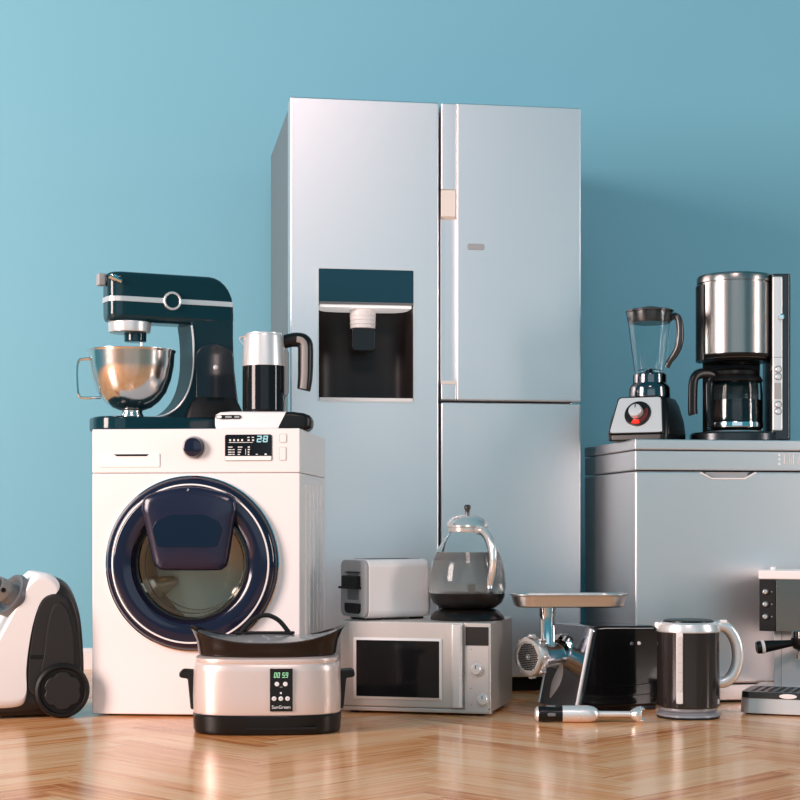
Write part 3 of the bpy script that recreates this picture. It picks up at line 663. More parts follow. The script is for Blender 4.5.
# ---------------------------------------------------------------- slow cooker
def build_cooker():
    t = thing('slow_cooker', 'pale oval slow cooker with dark lid rim in front of the washing machine', 'slow cooker', (-0.366, 4.56, 0), 3)
    rx, ry = .203, .135
    lay = lambda r1, r2, z, e=3.0: [(p[0], p[1], z) for p in sell(r1, r2, e, 72)]
    obj('base', MB().loft([lay(rx - .012, ry - .012, 0), lay(rx - .004, ry - .004, .003), lay(rx - .001, ry - .001, .012), lay(rx + .001, ry + .001, .050), lay(rx - .002, ry - .002, .054)]), 'black', t, 40)
    sl = MB(); sl.loft([[(x, -ry + (.001 if abs(x) < .08 else .004) - .0025 + dy, z) for (dy, z) in ((0, .017), (0, .023), (.02, .023), (.02, .017))] for x in (-.055, 0.0, .06, .135)]) 
    obj('base_vent', sl, 'matt_black', t)
    obj('body', MB().loft([lay(rx - .004, ry - .004, .053), lay(rx, ry, .058), lay(rx + .001, ry + .001, .10), lay(rx - .001, ry - .001, .17), lay(rx - .003, ry - .003, .186), lay(rx - .008, ry - .008, .192), lay(rx - .006, ry - .006, .197), lay(rx - .007, ry - .007, .204), lay(rx - .018, ry - .018, .210)]), 'pearl', t, 40)
    # dark saddle rim: ends swept up
    def sad(r1, r2, z, up, n=72):
        return [(p[0], p[1], z + up * abs(p[0] / r1) ** 2.6) for p in sell(r1, r2, 2.7, n)]
    rg = [sad(rx - .020, ry - .020, .206, 0), sad(rx - .014, ry - .012, .212, .004), sad(rx - .008, ry - .006, .232, .020), sad(rx + .004, ry - .003, .243, .036), sad(rx + .011, ry - .003, .247, .040), sad(rx + .009, ry - .008, .2490, .040), sad(rx - .010, ry - .014, .243, .028), sad(rx - .022, ry - .022, .225, .012)]
    rim = obj('lid_rim', MB().loft(rg), 'brown_black', t, 50)
    gl = [[(p[0], p[1], .2455 + .03 * abs(p[0] / (rx - .012)) ** 2.6 * s ** 2 + .020 * (1 - s * s)) for p in sell((rx - .012) * s, (ry - .016) * s, 2.7 - .7 * (1 - s), 72)] for s in (1, .9, .75, .55, .3, .02)]
    gi = [[(x, y, z - .003) for x, y, z in r] for r in gl[::-1]]
    obj('lid_glass', MB().loft(gl + gi, closed=True), 'lid_glass', rim, 60)
    hp = catmull([(-.088, 0, .252), (-.074, 0, .268), (-.040, 0, .303), (-.005, 0, .317), (.03, 0, .303), (.058, 0, .270), (.072, 0, .252)], 6)
    hb = MB(); hb.tube(hp, .0065, 10, flat=2.0, up=(0, 0, 1)); hb.box(-.09, .075, -.014, .014, .2645, .272, .003)
    obj('lid_handle', hb, 'matt_black', rim, 50)
    # side handles
    for s in (-1, 1):
        hd = MB(); hd.prism([(s * (rx - .012), .165), (s * (rx + .030), .168), (s * (rx + .037), .163), (s * (rx + .037), .150), (s * (rx + .026), .147), (s * (rx + .014), .146), (s * (rx + .006), .062), (s * (rx - .012), .062)], -.040, .040, 'y', .006)
        obj('side_handle', hd, 'matt_black', t)
    # panel
    px0, px1, z0, z1 = .010, .071, .066, .181; y = -ry - .004
    pn = obj('control_panel', MB().box(px0, px1, y, -ry + .03, z0, z1, .0015), 'black_gloss', t)
    sg = MB()
    for ch, x in (('0', .0205), ('0', .0292), ('5', .0425), ('9', .0512)): digit(sg, ch, x, .1565, .0066, .0140, .0017, y)
    obj('timer_digits', sg, 'green_led', pn)
    for x, z in ((.029, .1395), (.0515, .1395), (.0215, .1005), (.0395, .1005), (.0575, .1005)):
        m4 = T(x, y, z) @ FRONT
        bt = obj('push_button', MB().lathe([(0, .002), (.0050, .002), (.0062, .001), (.0062, -.001)], 24, m4), 'print', pn)
        if z < .12: obj('button_mark', MB().box(-.0015, .0015, -.0015, .0015, .0015, .0024, 0, 3, m4), 'grey', bt)
    lg = MB(); lg.lathe([(0, .001), (.0028, .001), (.0028, -.001)], 16, T(.0395, y, .1155) @ FRONT); obj('indicator_light', lg, 'print', pn)
    obj('panel_dash', MB().box(.0365, .0440, y - .0006, y + .001, .1305, .1325), 'grey', pn)
    text('panel_word', 'SunGreen', .0125, (.0402, y - .0004, .0775), 'print', pn)
M['pearl'] = mat('pearl_enamel', (0.76, 0.62, 0.57), 0.32, 0.4)
build_cooker()

# ---------------------------------------------------------------- canister vacuum cleaner
def build_vacuum():
    t = thing('vacuum_cleaner', 'white and dark grey upright canister vacuum cleaner beside the washing machine', 'vacuum cleaner', (-1.133, 4.94, 0), 20)
    # side profile of the core, nose towards -x; local scale: about 330 px per metre along x, 343 along z
    core = catmull([(-.12, 0, .018), (.10, 0, .018), (.150, 0, .03), (.170, 0, .10), (.168, 0, .22), (.155, 0, .32), (.122, 0, .392), (.066, 0, .418), (.035, 0, .40), (-.005, 0, .34), (-.07, 0, .2)], 6, True)
    cp = [(p.x, p.z) for p in core]
    def slab(outline, ys):
        mx = sum(p[0] for p in outline) / len(outline); mz = sum(p[1] for p in outline) / len(outline)
        return [[(mx + (p[0] - mx) * s, y, mz + (p[1] - mz) * s) for p in outline] for y, s in ys]
    obj('body', MB().loft(slab(cp, ((-.128, .80), (-.122, .90), (-.105, .97), (-.08, 1), (.08, 1), (.105, .97), (.122, .88)))), 'dark_grey', t, 60)
    # white front shell, wrapping nose, brow and the flank's front edge
    sh = catmull([(-.120, 0, .030), (-.030, 0, .028), (-.004, 0, .05), (-.004, 0, .12), (.004, 0, .20), (.020, 0, .285), (.042, 0, .348), (.066, 0, .374), (.090, 0, .376), (.098, 0, .388), (.088, 0, .408), (.066, 0, .423), (.038, 0, .427), (.026, 0, .420), (.004, 0, .398), (-.024, 0, .350), (-.052, 0, .295), (-.092, 0, .22), (-.135, 0, .13), (-.142, 0, .05)], 5, True)
    sp = [(p.x, p.z) for p in sh]
    obj('front_shell', MB().loft(slab(sp, ((-.137, .86), (-.134, .93), (-.120, .985), (-.10, 1.0), (.10, 1.0), (.120, .985), (.134, .9)))), 'cream', t, 60)
    # flank panel with a raised inner panel
    fp = catmull([(.010, 0, .075), (.002, 0, .13), (.008, 0, .21), (.024, 0, .30), (.048, 0, .354), (.085, 0, .366), (.120, 0, .335), (.145, 0, .24), (.152, 0, .13), (.148, 0, .06), (.08, 0, .05)], 5, True)
    fq = [(p.x, p.z) for p in fp]
    pn = obj('flank_panel', MB().loft(slab(fq, ((-.110, 1), (-.134, 1), (-.139, .97), (-.140, .93)))), 'dark_grey', t, 40)
    ip = catmull([(.045, 0, .12), (.050, 0, .20), (.060, 0, .28), (.078, 0, .330), (.105, 0, .325), (.128, 0, .25), (.134, 0, .15), (.130, 0, .10)], 5, True)
    iq = [(p.x, p.z) for p in ip]
    obj('flank_inset', MB().loft(slab(iq, ((-.137, 1.06), (-.146, 1.0), (-.1475, .94)))), 'dark_grey', pn, 40)
    obj('flank_slot', MB().box(.006, .048, -.1425, -.13, .176, .186, .002), 'black', pn)
    # base skirt
    obj('skirt', MB().loft([[(x, y, z) for x, y in rr(-.130 + a, .150 - a, -.118 + a, .118 - a, .03, 6)] for z, a in ((0.004, .02), (.012, .006), (.030, 0), (.085, .03))]), 'brown_black', t, 40)
    # wheels on both flanks
    for s in (-1, 1):
        m4 = T(.098, s * .138, .081) @ (FRONT if s < 0 else Matrix.Rotation(R(-90), 4, 'X'))
        wl = obj('wheel', MB().lathe([(0, -.012), (.074, -.012), (.080, -.006), (.081, .010), (.079, .020), (.073, .026), (.068, .026), (.064, .020), (0, .020)], 64, m4), 'matt_black', t)
        st = []
        for k in range(72):
            a = 2 * PI * k / 72; r = .0545 - .0065 * max(0, math.cos(6 * a)) ** 1.5
            st.append((r * math.cos(a), r * math.sin(a)))
        obj('hub_cap', MB().prism(st, .018, .027, 'z', .003, 3, m4), 'dark_grey', wl)
    # hose port on the upper front and the hose elbow leaving it
    pc = Vector((-.036, -.080, .358)); ax = Vector((-.80, -.34, .46)).normalized()
    m4 = T(*pc) @ AX(ax)
    pt = obj('hose_port', MB().lathe([(.001, -.02), (.062, -.02), (.066, .004), (.062, .014), (.052, .012), (.045, .004), (.001, .002)], 48, m4), 'mid_grey', t, 40)
    p0 = pc + ax * .002
    hp = [p0, pc + ax * .035, pc + ax * .07 + Vector((0, 0, -.002)), pc + ax * .11 + Vector((-.01, 0, -.006)), pc + Vector((-.17, -.05, .05)), pc + Vector((-.26, -.07, .01)), pc + Vector((-.34, -.08, -.10))]
    obj('hose_coupling', MB().tube([p0, pc + ax * .03, pc + ax * .031, pc + ax * .062], [.032, .031, .034, .033], 24), 'taupe', pt)
    hs = catmull(hp[2:], 10); obj('hose', MB().tube(hs, [.026 + (.003 if i % 2 else 0) for i in range(len(hs))], 18), 'dark_grey', t, 20)
    bt = MB(); bt.cyl(pc + ax * .045 + Vector((.005, -.036, -.002)), pc + ax * .045 + Vector((.004, -.030, -.002)), .007); obj('release_button', bt, 'black', pt)
    # dark grille on the nose
    obj('front_grille', MB().prism([(-.094, .192), (-.150, .192), (-.150, .100), (-.128, .082), (-.110, .088), (-.100, .115)], -.141, -.10, 'y', .003), 'mid_grey', t, 40)
build_vacuum()

# ---------------------------------------------------------------- meat grinder
def build_grinder():
    F = Face((.533, 4.93), 28); L, W = .30, .215
    t = thing('meat_grinder', 'black and chrome meat grinder with silver feed tray near the microwave', 'meat grinder', F.place(0, W / 2), 28)
    # origin at the foot of the sloping front, x runs along the black flank
    H = .262
    top = .058                                     # how far the slope leans back
    side = [(.002, .012), (L - .012, .012), (L, .03), (L, H - .022), (L - .018, H - .004), (top + .04, H), (top + .004, H - .002)]
    obj('housing', MB().prism(side, -W / 2, W / 2, 'y', .010), 'black_gloss', t)
    obj('plinth', MB().box(.008, L - .008, -W / 2 + .006, W / 2 - .006, .0, .02, .004), 'black', t)
    sl = Vector((top, 0, H - .012)).normalized(); nrm = Vector((-sl.z, 0, sl.x))
    def onface(s, y, d): p = Vector((0, y, .010)) + sl * s + nrm * d; return (p.x, p.y, p.z)
    LF = (H - .012) / sl.z
    fr = MB(); out = rr(-W / 2 + .001, W / 2 - .001, 0, LF, .016, 6)
    fr.loft([[onface(p[1], p[0], -.004) for p in out], [onface(p[1], p[0], .004) for p in out], [onface(p[1] * .98 + .003, p[0] * .97, .007) for p in out]])
    obj('face_plate', fr, 'chrome_dark', t)
    for sd in (-1, 1): obj('edge_trim', MB().tube([onface(s, sd * (W / 2 - .006), .004) for s in (.006, LF * .5, LF - .008)], .006, 10), 'satin', t)
    # raised swoosh under the tube
    sw = MB(); rings = []
    for k in range(9):
        s = .025 + k * .014; yy = .045 - .028 * math.sin(k / 8 * 1.5); wd = .006 + .020 * math.sin(PI * k / 8)
        rings.append([onface(s, yy - wd, .006), onface(s, yy, .006 + .014 * math.sin(PI * (k + .6) / 9.2)), onface(s, yy + wd, .006), onface(s, yy, .002)])
    sw.loft(rings); obj('face_ridge', sw, 'satin', t, 60)
    # auger barrel
    ay, az = .030, .172
    b0, b1 = Vector((.045, ay, az)), Vector((-.145, ay - .040, az - .004)); d = (b1 - b0).normalized()
    at = lambda k: b0 + d * k
    obj('mount_collar', MB().lathe([(.062, -.02), (.060, .012), (.050, .018), (.044, .020), (.044, -.02)], 48, T(*at(.005)) @ AX(d), True), 'chrome', t)
    obj('barrel', MB().lathe([(0, 0), (.036, 0), (.036, .05), (.040, .09), (.044, .128), (0, .128)], 48, T(*b0) @ AX(d)), 'chrome', t)
    m4 = T(*at(.128)) @ AX(d)
    rg = MB(); rg.lathe([(.046, 0), (.058, .001), (.060, .006), (.060, .028), (.056, .034), (.047, .035), (.046, .030)], 48, m4, True)
    for k in range(8):
        a = 2 * PI * k / 8; rg.box(-.006, .006, -.006, .006, .002, .026, .003, 2, m4 @ Matrix.Rotation(a, 4, 'Z') @ T(.061, 0, 0))
    obj('ring_nut', rg, 'steel', t)
    pl = MB(); pl.lathe([(0, .032), (.0465, .032), (.0465, .0), (0, .0)], 48, m4); plate = obj('grinding_plate', pl, 'satin', t)
    ho = MB()
    for i in range(-7, 8):
        for j in range(-8, 9):
            x, y = (i + .5 * (j % 2)) * .0062, j * .0054
            if .0075 < math.hypot(x, y) < .0415: ho.lathe([(0, .0326), (.0028, .0326), (.0028, .031)], 10, m4 @ T(x, y, 0))
    obj('plate_holes', ho, 'matt_black', plate)
    obj('plate_pin', MB().lathe([(0, .0375), (.004, .037), (.0065, .033), (.0065, .031)], 20, m4), 'chrome', plate)
    # feed neck and tray
    nk = at(.078); zt = .317
    obj('feed_neck', MB().lathe([(.030, az), (.024, az + .04), (.0235, zt - .03), (.0255, zt - .029), (.0255, zt)], 40, T(nk.x, nk.y, 0)), 'chrome', t)
    m28 = T(nk.x, nk.y, 0) @ Matrix.Rotation(R(-26), 4, 'Z')
    ou = lambda k, z: [tuple(m28 @ Vector((p[0], p[1], z))) for p in rr(-.112 + k, .243 - k, -.08 + k * .8, .08 - k * .8, .06 - k * .3, 10)]
    obj('feed_tray', MB().loft([ou(.020, zt), ou(.012, zt + .004), ou(.004, zt + .034), ou(-.002, zt + .038), ou(-.002, zt + .040), ou(.004, zt + .040), ou(.008, zt + .034), ou(.017, zt + .008), ou(.03, zt + .007)]), 'steel', t, 40)
    obj('tray_socket', MB().lathe([(.0275, zt - .004), (.0275, zt + .002), (.022, zt + .002)], 40, T(nk.x, nk.y, 0)), 'chrome', t)
    # switches on the flank
    for x, m_ in ((.195, 'mid_grey'), (.222, 'cream')):
        obj('switch', MB().lathe([(0, .004), (.0045, .0035), (.006, 0), (.006, -.002)], 20, T(x, -W / 2, .205) @ FRONT), m_, t)
    ln = MB(); ln.tube([(.085, -W / 2 - .0005, .075), (.24, -W / 2 - .0005, .080), (.275, -W / 2 - .0005, .085), (.277, -W / 2 - .0005, .05), (.06, -W / 2 - .0005, .042)], .0012, 6)
    obj('flank_groove', ln, 'black', t)
M['chrome_dark'] = mat('tinted_chrome', (0.42, 0.43, 0.46), 0.14, 1.0)
build_grinder()

# ---------------------------------------------------------------- hand blender lying on the floor
def build_hand_blender():
    t = thing('hand_blender', 'black and steel hand blender lying on the parquet before the grinder', 'hand blender', (.388, 4.735, 0.0245), -1.6)
    X = Matrix.Rotation(R(90), 4, 'Y')
    ln = lambda pr: MB().lathe(pr, 40, X)
    obj('end_cap', ln([(0, -.002), (.012, -.001), (.019, .003), (.0222, .009), (0, .009)]), 'satin', t)
    obj('grip', ln([(0, .0085), (.0225, .0085), (.0240, .022), (.0225, .042), (.0215, .062), (.0235, .078), (0, .078)]), 'black', t)
    obj('motor_body', ln([(0, .0775), (.0240, .0775), (.0242, .13), (.0232, .131), (.0242, .132), (.0242, .152), (.021, .168), (.013, .178), (0, .178)]), 'satin', t)
    obj('shaft', ln([(0, .176), (.0095, .177), (.0085, .19), (.0080, .27), (.009, .278), (0, .278)]), 'satin', t)
    bl = ln([(.009, .272), (.016, .280), (.022, .292), (.0235, .302), (.0215, .302), (.0195, .293), (.012, .283), (.0, .280)])
    be = obj('bell_guard', bl, 'soft_chrome', t)
    for k in range(4):
        fin = MB(); a = R(45 + 90 * k); fin.box(-.004, .004, -.002, .002, .298, .312, .0015, 2, X @ Matrix.Rotation(a, 4, 'Z') @ T(.0215, 0, 0))
        obj('guard_prong', fin, 'soft_chrome', be)
    obj('blade', MB().box(-.015, .015, -.003, .003, .296, .298, .0005, 2, X @ Matrix.Rotation(R(30), 4, 'Z')), 'satin', be)
    bt = MB(); bt.prism(rr(.030, .060, -.008, .008, .007), .018, .0245, 'z', .002); obj('power_button', bt, 'mid_grey', t)
    bt = MB(); bt.prism(rr(.034, .058, -.005, .005, .0045), -.0245, -.018, 'y', .002); obj('speed_switch', bt, 'mid_grey', t)
build_hand_blender()

# ---------------------------------------------------------------- black electric kettle and its base on the floor
def build_kettle():
    x, y = .850, 4.865
    b = thing('kettle_stand', 'round silver power base on the parquet under the black kettle', 'kettle stand', (x, y, 0), 0)
    obj('foot_ring', MB().lathe([(0, 0), (.090, 0), (.093, .003), (.0925, .007), (0, .007)], 64), 'black', b)
    obj('dish', MB().lathe([(0, .0065), (.0925, .0065), (.092, .012), (.086, .017), (.078, .021), (0, .021)], 64), 'metal_grey', b)
    t = thing('electric_kettle', 'black electric kettle with silver loop handle beside the espresso machine', 'kettle', (x, y, .021), 0)
    obj('bottom_ring', MB().lathe([(0, 0), (.080, 0), (.083, .004), (.083, .012), (0, .012)], 64), 'metal_grey', t)
    obj('body', MB().lathe([(0, .011), (.088, .011), (.091, .015), (.0915, .03), (.0905, .2315), (0, .2315)], 72), 'brown_gloss', t)
    obj('collar', MB().lathe([(.0905, .231), (.0925, .233), (.0925, .242), (.088, .255), (.080, .260), (.072, .260), (0, .259)], 64), 'satin', t)
    ld = obj('lid', MB().lathe([(.074, .259), (.073, .264), (.066, .267), (0, .268)], 56), 'black', t)
    obj('spout', MB().loft([[(-.070, -.022, .228), (-.070, .022, .228), (-.070, .022, .257), (-.070, -.022, .257)], [(-.092, -.014, .238), (-.092, .014, .238), (-.090, .016, .259), (-.090, -.016, .259)], [(-.101, -.006, .250), (-.101, .006, .250), (-.098, .008, .259), (-.098, -.008, .259)]]), 'satin', t)
    # level gauge
    a = R(-115); m4 = Matrix.Rotation(a + PI / 2, 4, 'Z')
    g = obj('level_gauge', MB().prism(rr(-.008, .009, .060, .222, .008), -.0955, -.086, 'y', .002, 3, m4), 'gauge', t)
    mk = MB()
    for k in range(5): mk.box(-.003, .006, -.0962, -.0955, .09 + k * .027, .0912 + k * .027, 0, 3, m4)
    obj('gauge_marks', mk, 'grey', g)
    obj('gauge_mount', MB().prism(rr(-.011, .009, .026, .234, .004), -.0930, -.086, 'y', .001, 3, m4), 'satin', t)
    # D handle
    hp = catmull([(.076, 0, .243), (.098, 0, .248), (.122, 0, .234), (.140, 0, .204), (.147, 0, .166), (.143, 0, .128), (.128, 0, .098), (.106, 0, .082), (.085, 0, .080)], 7)
    n = len(hp)
    h = obj('handle', MB().tube(hp, [.0125 + .002 * math.sin(PI * i / (n - 1)) for i in range(n)], 14, flat=1.25, up=(0, 1, 0)), 'satin', t, 60)
    ip = [(.5 * (p.x - .1) + .094 if False else p.x - .0125 * math.cos((i / (n - 1) - .5) * 1.9), 0, p.z + .010 * math.sin((i / (n - 1) - .5) * 2.4)) for i, p in enumerate(hp)][4:-5]
    obj('grip_insert', MB().tube(ip, .0055, 10, flat=1.1, up=(0, 1, 0)), 'black', h, 60)
    obj('switch', MB().box(.092, .114, -.011, .011, .254, .2655, .004), 'cream', h)
    obj('badge', MB().prism(rr(-.008, .008, .022, .036, .002), -.0925, -.09, 'y', .0008, 2, Matrix.Rotation(R(62), 4, 'Z')), 'satin', t)
M['metal_grey'] = mat('metallic_grey_plastic', (0.36, 0.35, 0.37), 0.3, 0.4)
M['brown_gloss'] = mat('dark_brown_gloss', (0.020, 0.015, 0.014), 0.13)
M['gauge'] = mat('gauge_plastic', (0.62, 0.58, 0.55), 0.3)
build_kettle()

# ---------------------------------------------------------------- espresso machine
def build_espresso():
    F = Face((1.100, 5.06), -22); W = .34
    t = thing('espresso_machine', 'white and black espresso machine with portafilter beside the black kettle', 'coffee machine', F.place(W / 2, .12), -22)
    y0 = -.12; u = lambda px: F.u(px) - W / 2; Z = lambda py: F.z(785, py)
    zb, zt0, zt1 = Z(631.5), Z(579.5), Z(570.5)
    xr = W / 2
    hd = obj('head', MB().box(-W / 2 + .002, xr, y0 + .003, .075, zb, zt0 + .002, .003), 'matt_black', t)
    obj('top_cover', MB().box(-W / 2 - .001, xr + .001, y0 - .001, .08, zt0, zt1, .004), 'cream', t)
    obj('top_button', MB().cyl((u(771.5), y0 + .03, zt1 - .001), (u(771.5), y0 + .03, zt1 + .010), .008, None, 20, .002), 'cream', t)
    pn = obj('button_panel', MB().box(-W / 2 + .002, u(775.5), y0, y0 + .01, zb, zt0 - .001, .001), 'matt_black', hd)
    for py in (592, 604.5, 617):
        obj('push_button', MB().lathe([(0, .012), (.006, .011), (.0085, .007), (.009, 0), (.010, -.001)][::1], 24, T(u(765.5), y0, Z(py)) @ FRONT), 'soft_chrome', pn)
        obj('button_lamp', MB().lathe([(0, .001), (.0018, .001), (.002, 0)], 10, T(u(771.7), y0, Z(py)) @ FRONT), 'grey', pn)
    obj('front_plate', MB().box(u(776), xr, y0 - .001, y0 + .01, zb, zt0 - .001, .001), 'mirror_panel', hd)
    # column behind, drip tray in front
    obj('rear_body', MB().box(u(771), xr - .01, y0 + .05, .075, .03, zb + .002, .004), 'cream', t)
    obj('body_seam', MB().box(u(778.5), u(779.3), y0 + .0485, y0 + .06, .04, zb - .001), 'white_line', t)
    xb0, xb1 = -W / 2 - .032, W / 2 + .032
    bp = lambda k: rr(xb0 + k, xb1 - k, y0 - .150 + k, .08 - k, (.012, .012, .03, .03), 8)
    obj('base', MB().loft([[(p[0], p[1], z) for p in bp(k)] for z, k in ((0.004, .004), (.006, 0), (.062, .002), (.066, .004), (.068, .010))]), 'satin', t)
    obj('base_foot', MB().prism(bp(.012), 0, .006, 'z'), 'black', t)
    tr = obj('drip_tray', MB().prism(rr(xb0 + .004, xb1 - .004, y0 - .153, y0 + .045, (.006, .006, .028, .028), 8), .050, .069, 'z', .002), 'dark_steel', t)
    g = MB()
    for k in range(14): g.box(xb0 + .03 + k * .024, xb0 + .042 + k * .024, y0 - .125, y0 + .03, .0688, .0694)
    obj('tray_slots', g, 'matt_black', tr)
    obj('tray_emblem', MB().prism(sell(.026, .007, 2, 32, u(800) - .012, .059), y0 - .1555, y0 - .145, 'y', .0008), 'cream', tr)
    # group head and portafilter
    gx, gy = u(803), y0 + .005; gz = zb
    obj('group_head', MB().lathe([(0, gz + .002), (.036, gz + .002), (.036, gz - .018), (.030, gz - .020), (0, gz - .020)], 40, T(gx, gy, 0)), 'chrome', t)
    pf = obj('portafilter', MB().lathe([(0, gz - .019), (.037, gz - .019), (.037, gz - .036), (.030, gz - .050), (.016, gz - .058), (0, gz - .060)], 40, T(gx, gy, 0)), 'black', t)
    pa = Vector((gx, gy, gz - .030)); dd = Vector((-.93, -.36, -.13)).normalized()
    h = obj('portafilter_handle', MB().lathe([(0, .03), (.010, .03), (.0115, .05), (.016, .09), (.0195, .125), (.0195, .128), (0, .128)], 28, T(*pa) @ AX(dd)), 'black', pf)
    obj('handle_band', MB().lathe([(.0198, .119), (.0208, .120), (.0212, .127), (.0200, .129), (0, .129)], 28, T(*pa) @ AX(dd)), 'cream', h)
    obj('handle_cap', MB().lathe([(0, .128), (.0195, .128), (.0195, .138), (.017, .143), (0, .144)], 28, T(*pa) @ AX(dd)), 'black', h)
    obj('coffee_spout', MB().tube([(gx - .008, gy, gz - .056), (gx - .014, gy, gz - .070), (gx - .014, gy, gz - .082)], .006, 10), 'chrome', pf)
M['mirror_panel'] = mat('smoked_mirror', (0.34, 0.31, 0.29), 0.2, 1.0)
build_espresso()

# ---------------------------------------------------------------- jug blender on the freezer
def build_blender():
    t = thing('jug_blender', 'jug blender with glass jar and red-lit dial on the chest freezer', 'blender', (.803, 5.385, FZ_TOP), -27)
    z1 = .144
    fr = lambda hw0, y0, y1, z, r: [(p[0], p[1], z) for p in rr(-hw0, hw0, y0, y1, r, 6)]
    obj('motor_base', MB().loft([fr(.096, -.092, .115, 0, .02), fr(.100, -.098, .120, .004, .022), fr(.102, -.098, .120, .022, .022), fr(.098, -.086, .115, .066, .022), fr(.087, -.062, .098, .118, .022), fr(.079, -.050, .084, .140, .022), fr(.062, -.040, .064, z1 + .002, .02)]), 'black', t, 40)
    # sloping silver face
    a = Vector((0, -.101, .024)); b = Vector((0, -.0565, .140)); sl = (b - a).normalized(); nn = Vector((0, -sl.z, sl.y))
    LF = (b - a).length
    def P3(x, s, d): p = a + sl * s + nn * d; return (x, p.y, p.z)
    def plate(k, d0, d1):
        o = [(-.089 + k, k), (.089 - k, k), (.071 - k, LF - k), (-.071 + k, LF - k)]
        pts = []
        for i, p in enumerate(o):   # soften corners
            q, r_ = o[i - 1], o[(i + 1) % 4]
            P_ = Vector(p); A = P_ + (Vector(q) - P_).normalized() * .010; B = P_ + (Vector(r_) - P_).normalized() * .010
            pts += [A, (A + B) / 4 + P_ / 2, B]
        return MB().loft([[P3(p[0], p[1], d0) for p in pts], [P3(p[0], p[1], d1) for p in pts], [P3(p[0] * .985, p[1] * .98 + .001, d1 + .002) for p in pts]])
    obj('face_surround', plate(-.004, -.012, .001), 'black', t)
    fp = obj('face_plate', plate(0, -.006, .003), 'satin', t)
    R3 = Matrix(((1, 0, 0), (0, sl.y, nn.y), (0, sl.z, nn.z)))      # columns x, along the slope, outwards
    m4 = Matrix.Translation(P3(.0, LF * .52, .005)) @ R3.to_4x4()
    dl = obj('dial_ring', MB().lathe([(.044, -.001), (.0435, .004), (.038, .006), (.0, .003)], 48, m4), 'black', t)
    dc = MB(); arc = [(math.radians(k)) for k in range(-112, 40, 8)]
    dc.loft([[(r_ * math.cos(q), r_ * math.sin(q), z_) for (r_, z_) in ((.022, .0045), (.036, .0052), (.036, .0062), (.022, .0056))] for q in arc], M4=m4)
    obj('glow_ring', dc, 'dim_red', dl)
    dc = MB(); arc = [(math.radians(k)) for k in range(-118, -68, 8)]
    dc.loft([[(r_ * math.cos(q), r_ * math.sin(q), z_) for (r_, z_) in ((.022, .005), (.037, .0056), (.037, .0070), (.022, .0064))] for q in arc], M4=m4)
    obj('lit_segment', dc, 'red', dl)
    kn = obj('dial_knob', MB().lathe([(.023, .003), (.022, .022), (.020, .025), (0, .026)], 40, m4 @ T(-.003, .004, 0)), 'satin', dl)
    obj('knob_marker', MB().box(-.0012, .0012, .008, .019, .0245, .0268, 0, 3, m4 @ T(-.003, .004, 0)), 'black', kn)
    rb = MB()
    for k in range(3): rb.box(.0880 - .003 * k, .1005 - .004 * k, -.02, .095 - .006 * k, .035 + .022 * k, .046 + .022 * k, .004)
    obj('side_vents', rb, 'dark_grey', t)
    # collar
    cy = .012
    c4 = T(.009, cy, 0)
    obj('jar_collar', MB().lathe([(0, z1), (.065, z1), (.067, z1 + .004), (.066, z1 + .032), (.061, z1 + .040), (.058, z1 + .044), (.0545, z1 + .048), (.0545, z1 + .054), (.0545, z1 + .074), (.052, z1 + .078), (0, z1 + .078)], 48, c4), 'gun_chrome', t)
    # jar
    zj = z1 + .074; zt = .424
    outer = [(.0495, zj), (.0505, zj + .012), (.060, zj + .08), (.0695, zj + .155), (.076, zt - .01), (.079, zt)]
    inner = [(r - .003, z) for r, z in outer[::-1]]
    inner[-1] = (inner[-1][0], zj + .006)
    jr = obj('glass_jar', MB().lathe([(0, zj)] + outer + inner + [(0, zj + .006)], 64, c4), 'glass', t, 60)
    obj('blade_hub', MB().lathe([(0, zj + .022), (.006, zj + .020), (.014, zj + .008), (.016, zj + .006), (0, zj + .006)], 24, c4), 'dark_steel', jr)
    bd = MB()
    for k in range(4): bd.box(.004, .034, -.004, .004, zj + .018, zj + .0195, .0006, 2, c4 @ Matrix.Rotation(R(35 + 90 * k), 4, 'Z') @ Matrix.Rotation(R(-12), 4, 'Y'))
    obj('blade', bd, 'dark_steel', jr)
    lid = obj('lid', MB().lathe([(0, zt - .036), (.067, zt - .036), (.0710, zt - .030), (.0728, zt - .002), (.0775, zt), (.0780, zt + .004), (.072, zt + .008), (.030, zt + .009), (.028, zt + .016), (0, zt + .017)], 56, c4), 'smoke_lid', t)
    m4 = c4 @ Matrix.Rotation(R(8), 4, 'Z')
    hp = catmull([(.070, 0, zt - .024), (.083, 0, zt - .014), (.095, 0, zt - .030), (.099, 0, zt - .075), (.093, 0, zt - .115), (.080, 0, zt - .142), (.066, 0, zt - .160), (.056, 0, zt - .182)], 7)
    obj('jar_handle', MB().tube(hp, [.011 - .004 * abs(2 * i / (len(hp) - 1) - 1) for i in range(len(hp))], 14, flat=1.2, up=(0, 1, 0), M4=m4), 'dark_gloss', t, 60)
M['gun_chrome'] = mat('smoked_chrome', (0.16, 0.16, 0.17), 0.12, 1.0)
M['dim_red'] = mat('dim_red_dial', (0.10, 0.008, 0.006), 0.3)
M['smoke_lid'] = mat('dark_lid', (0.035, 0.034, 0.036), 0.22)
M['dark_gloss'] = mat('dark_gloss_handle', (0.03, 0.028, 0.028), 0.16)
build_blender()

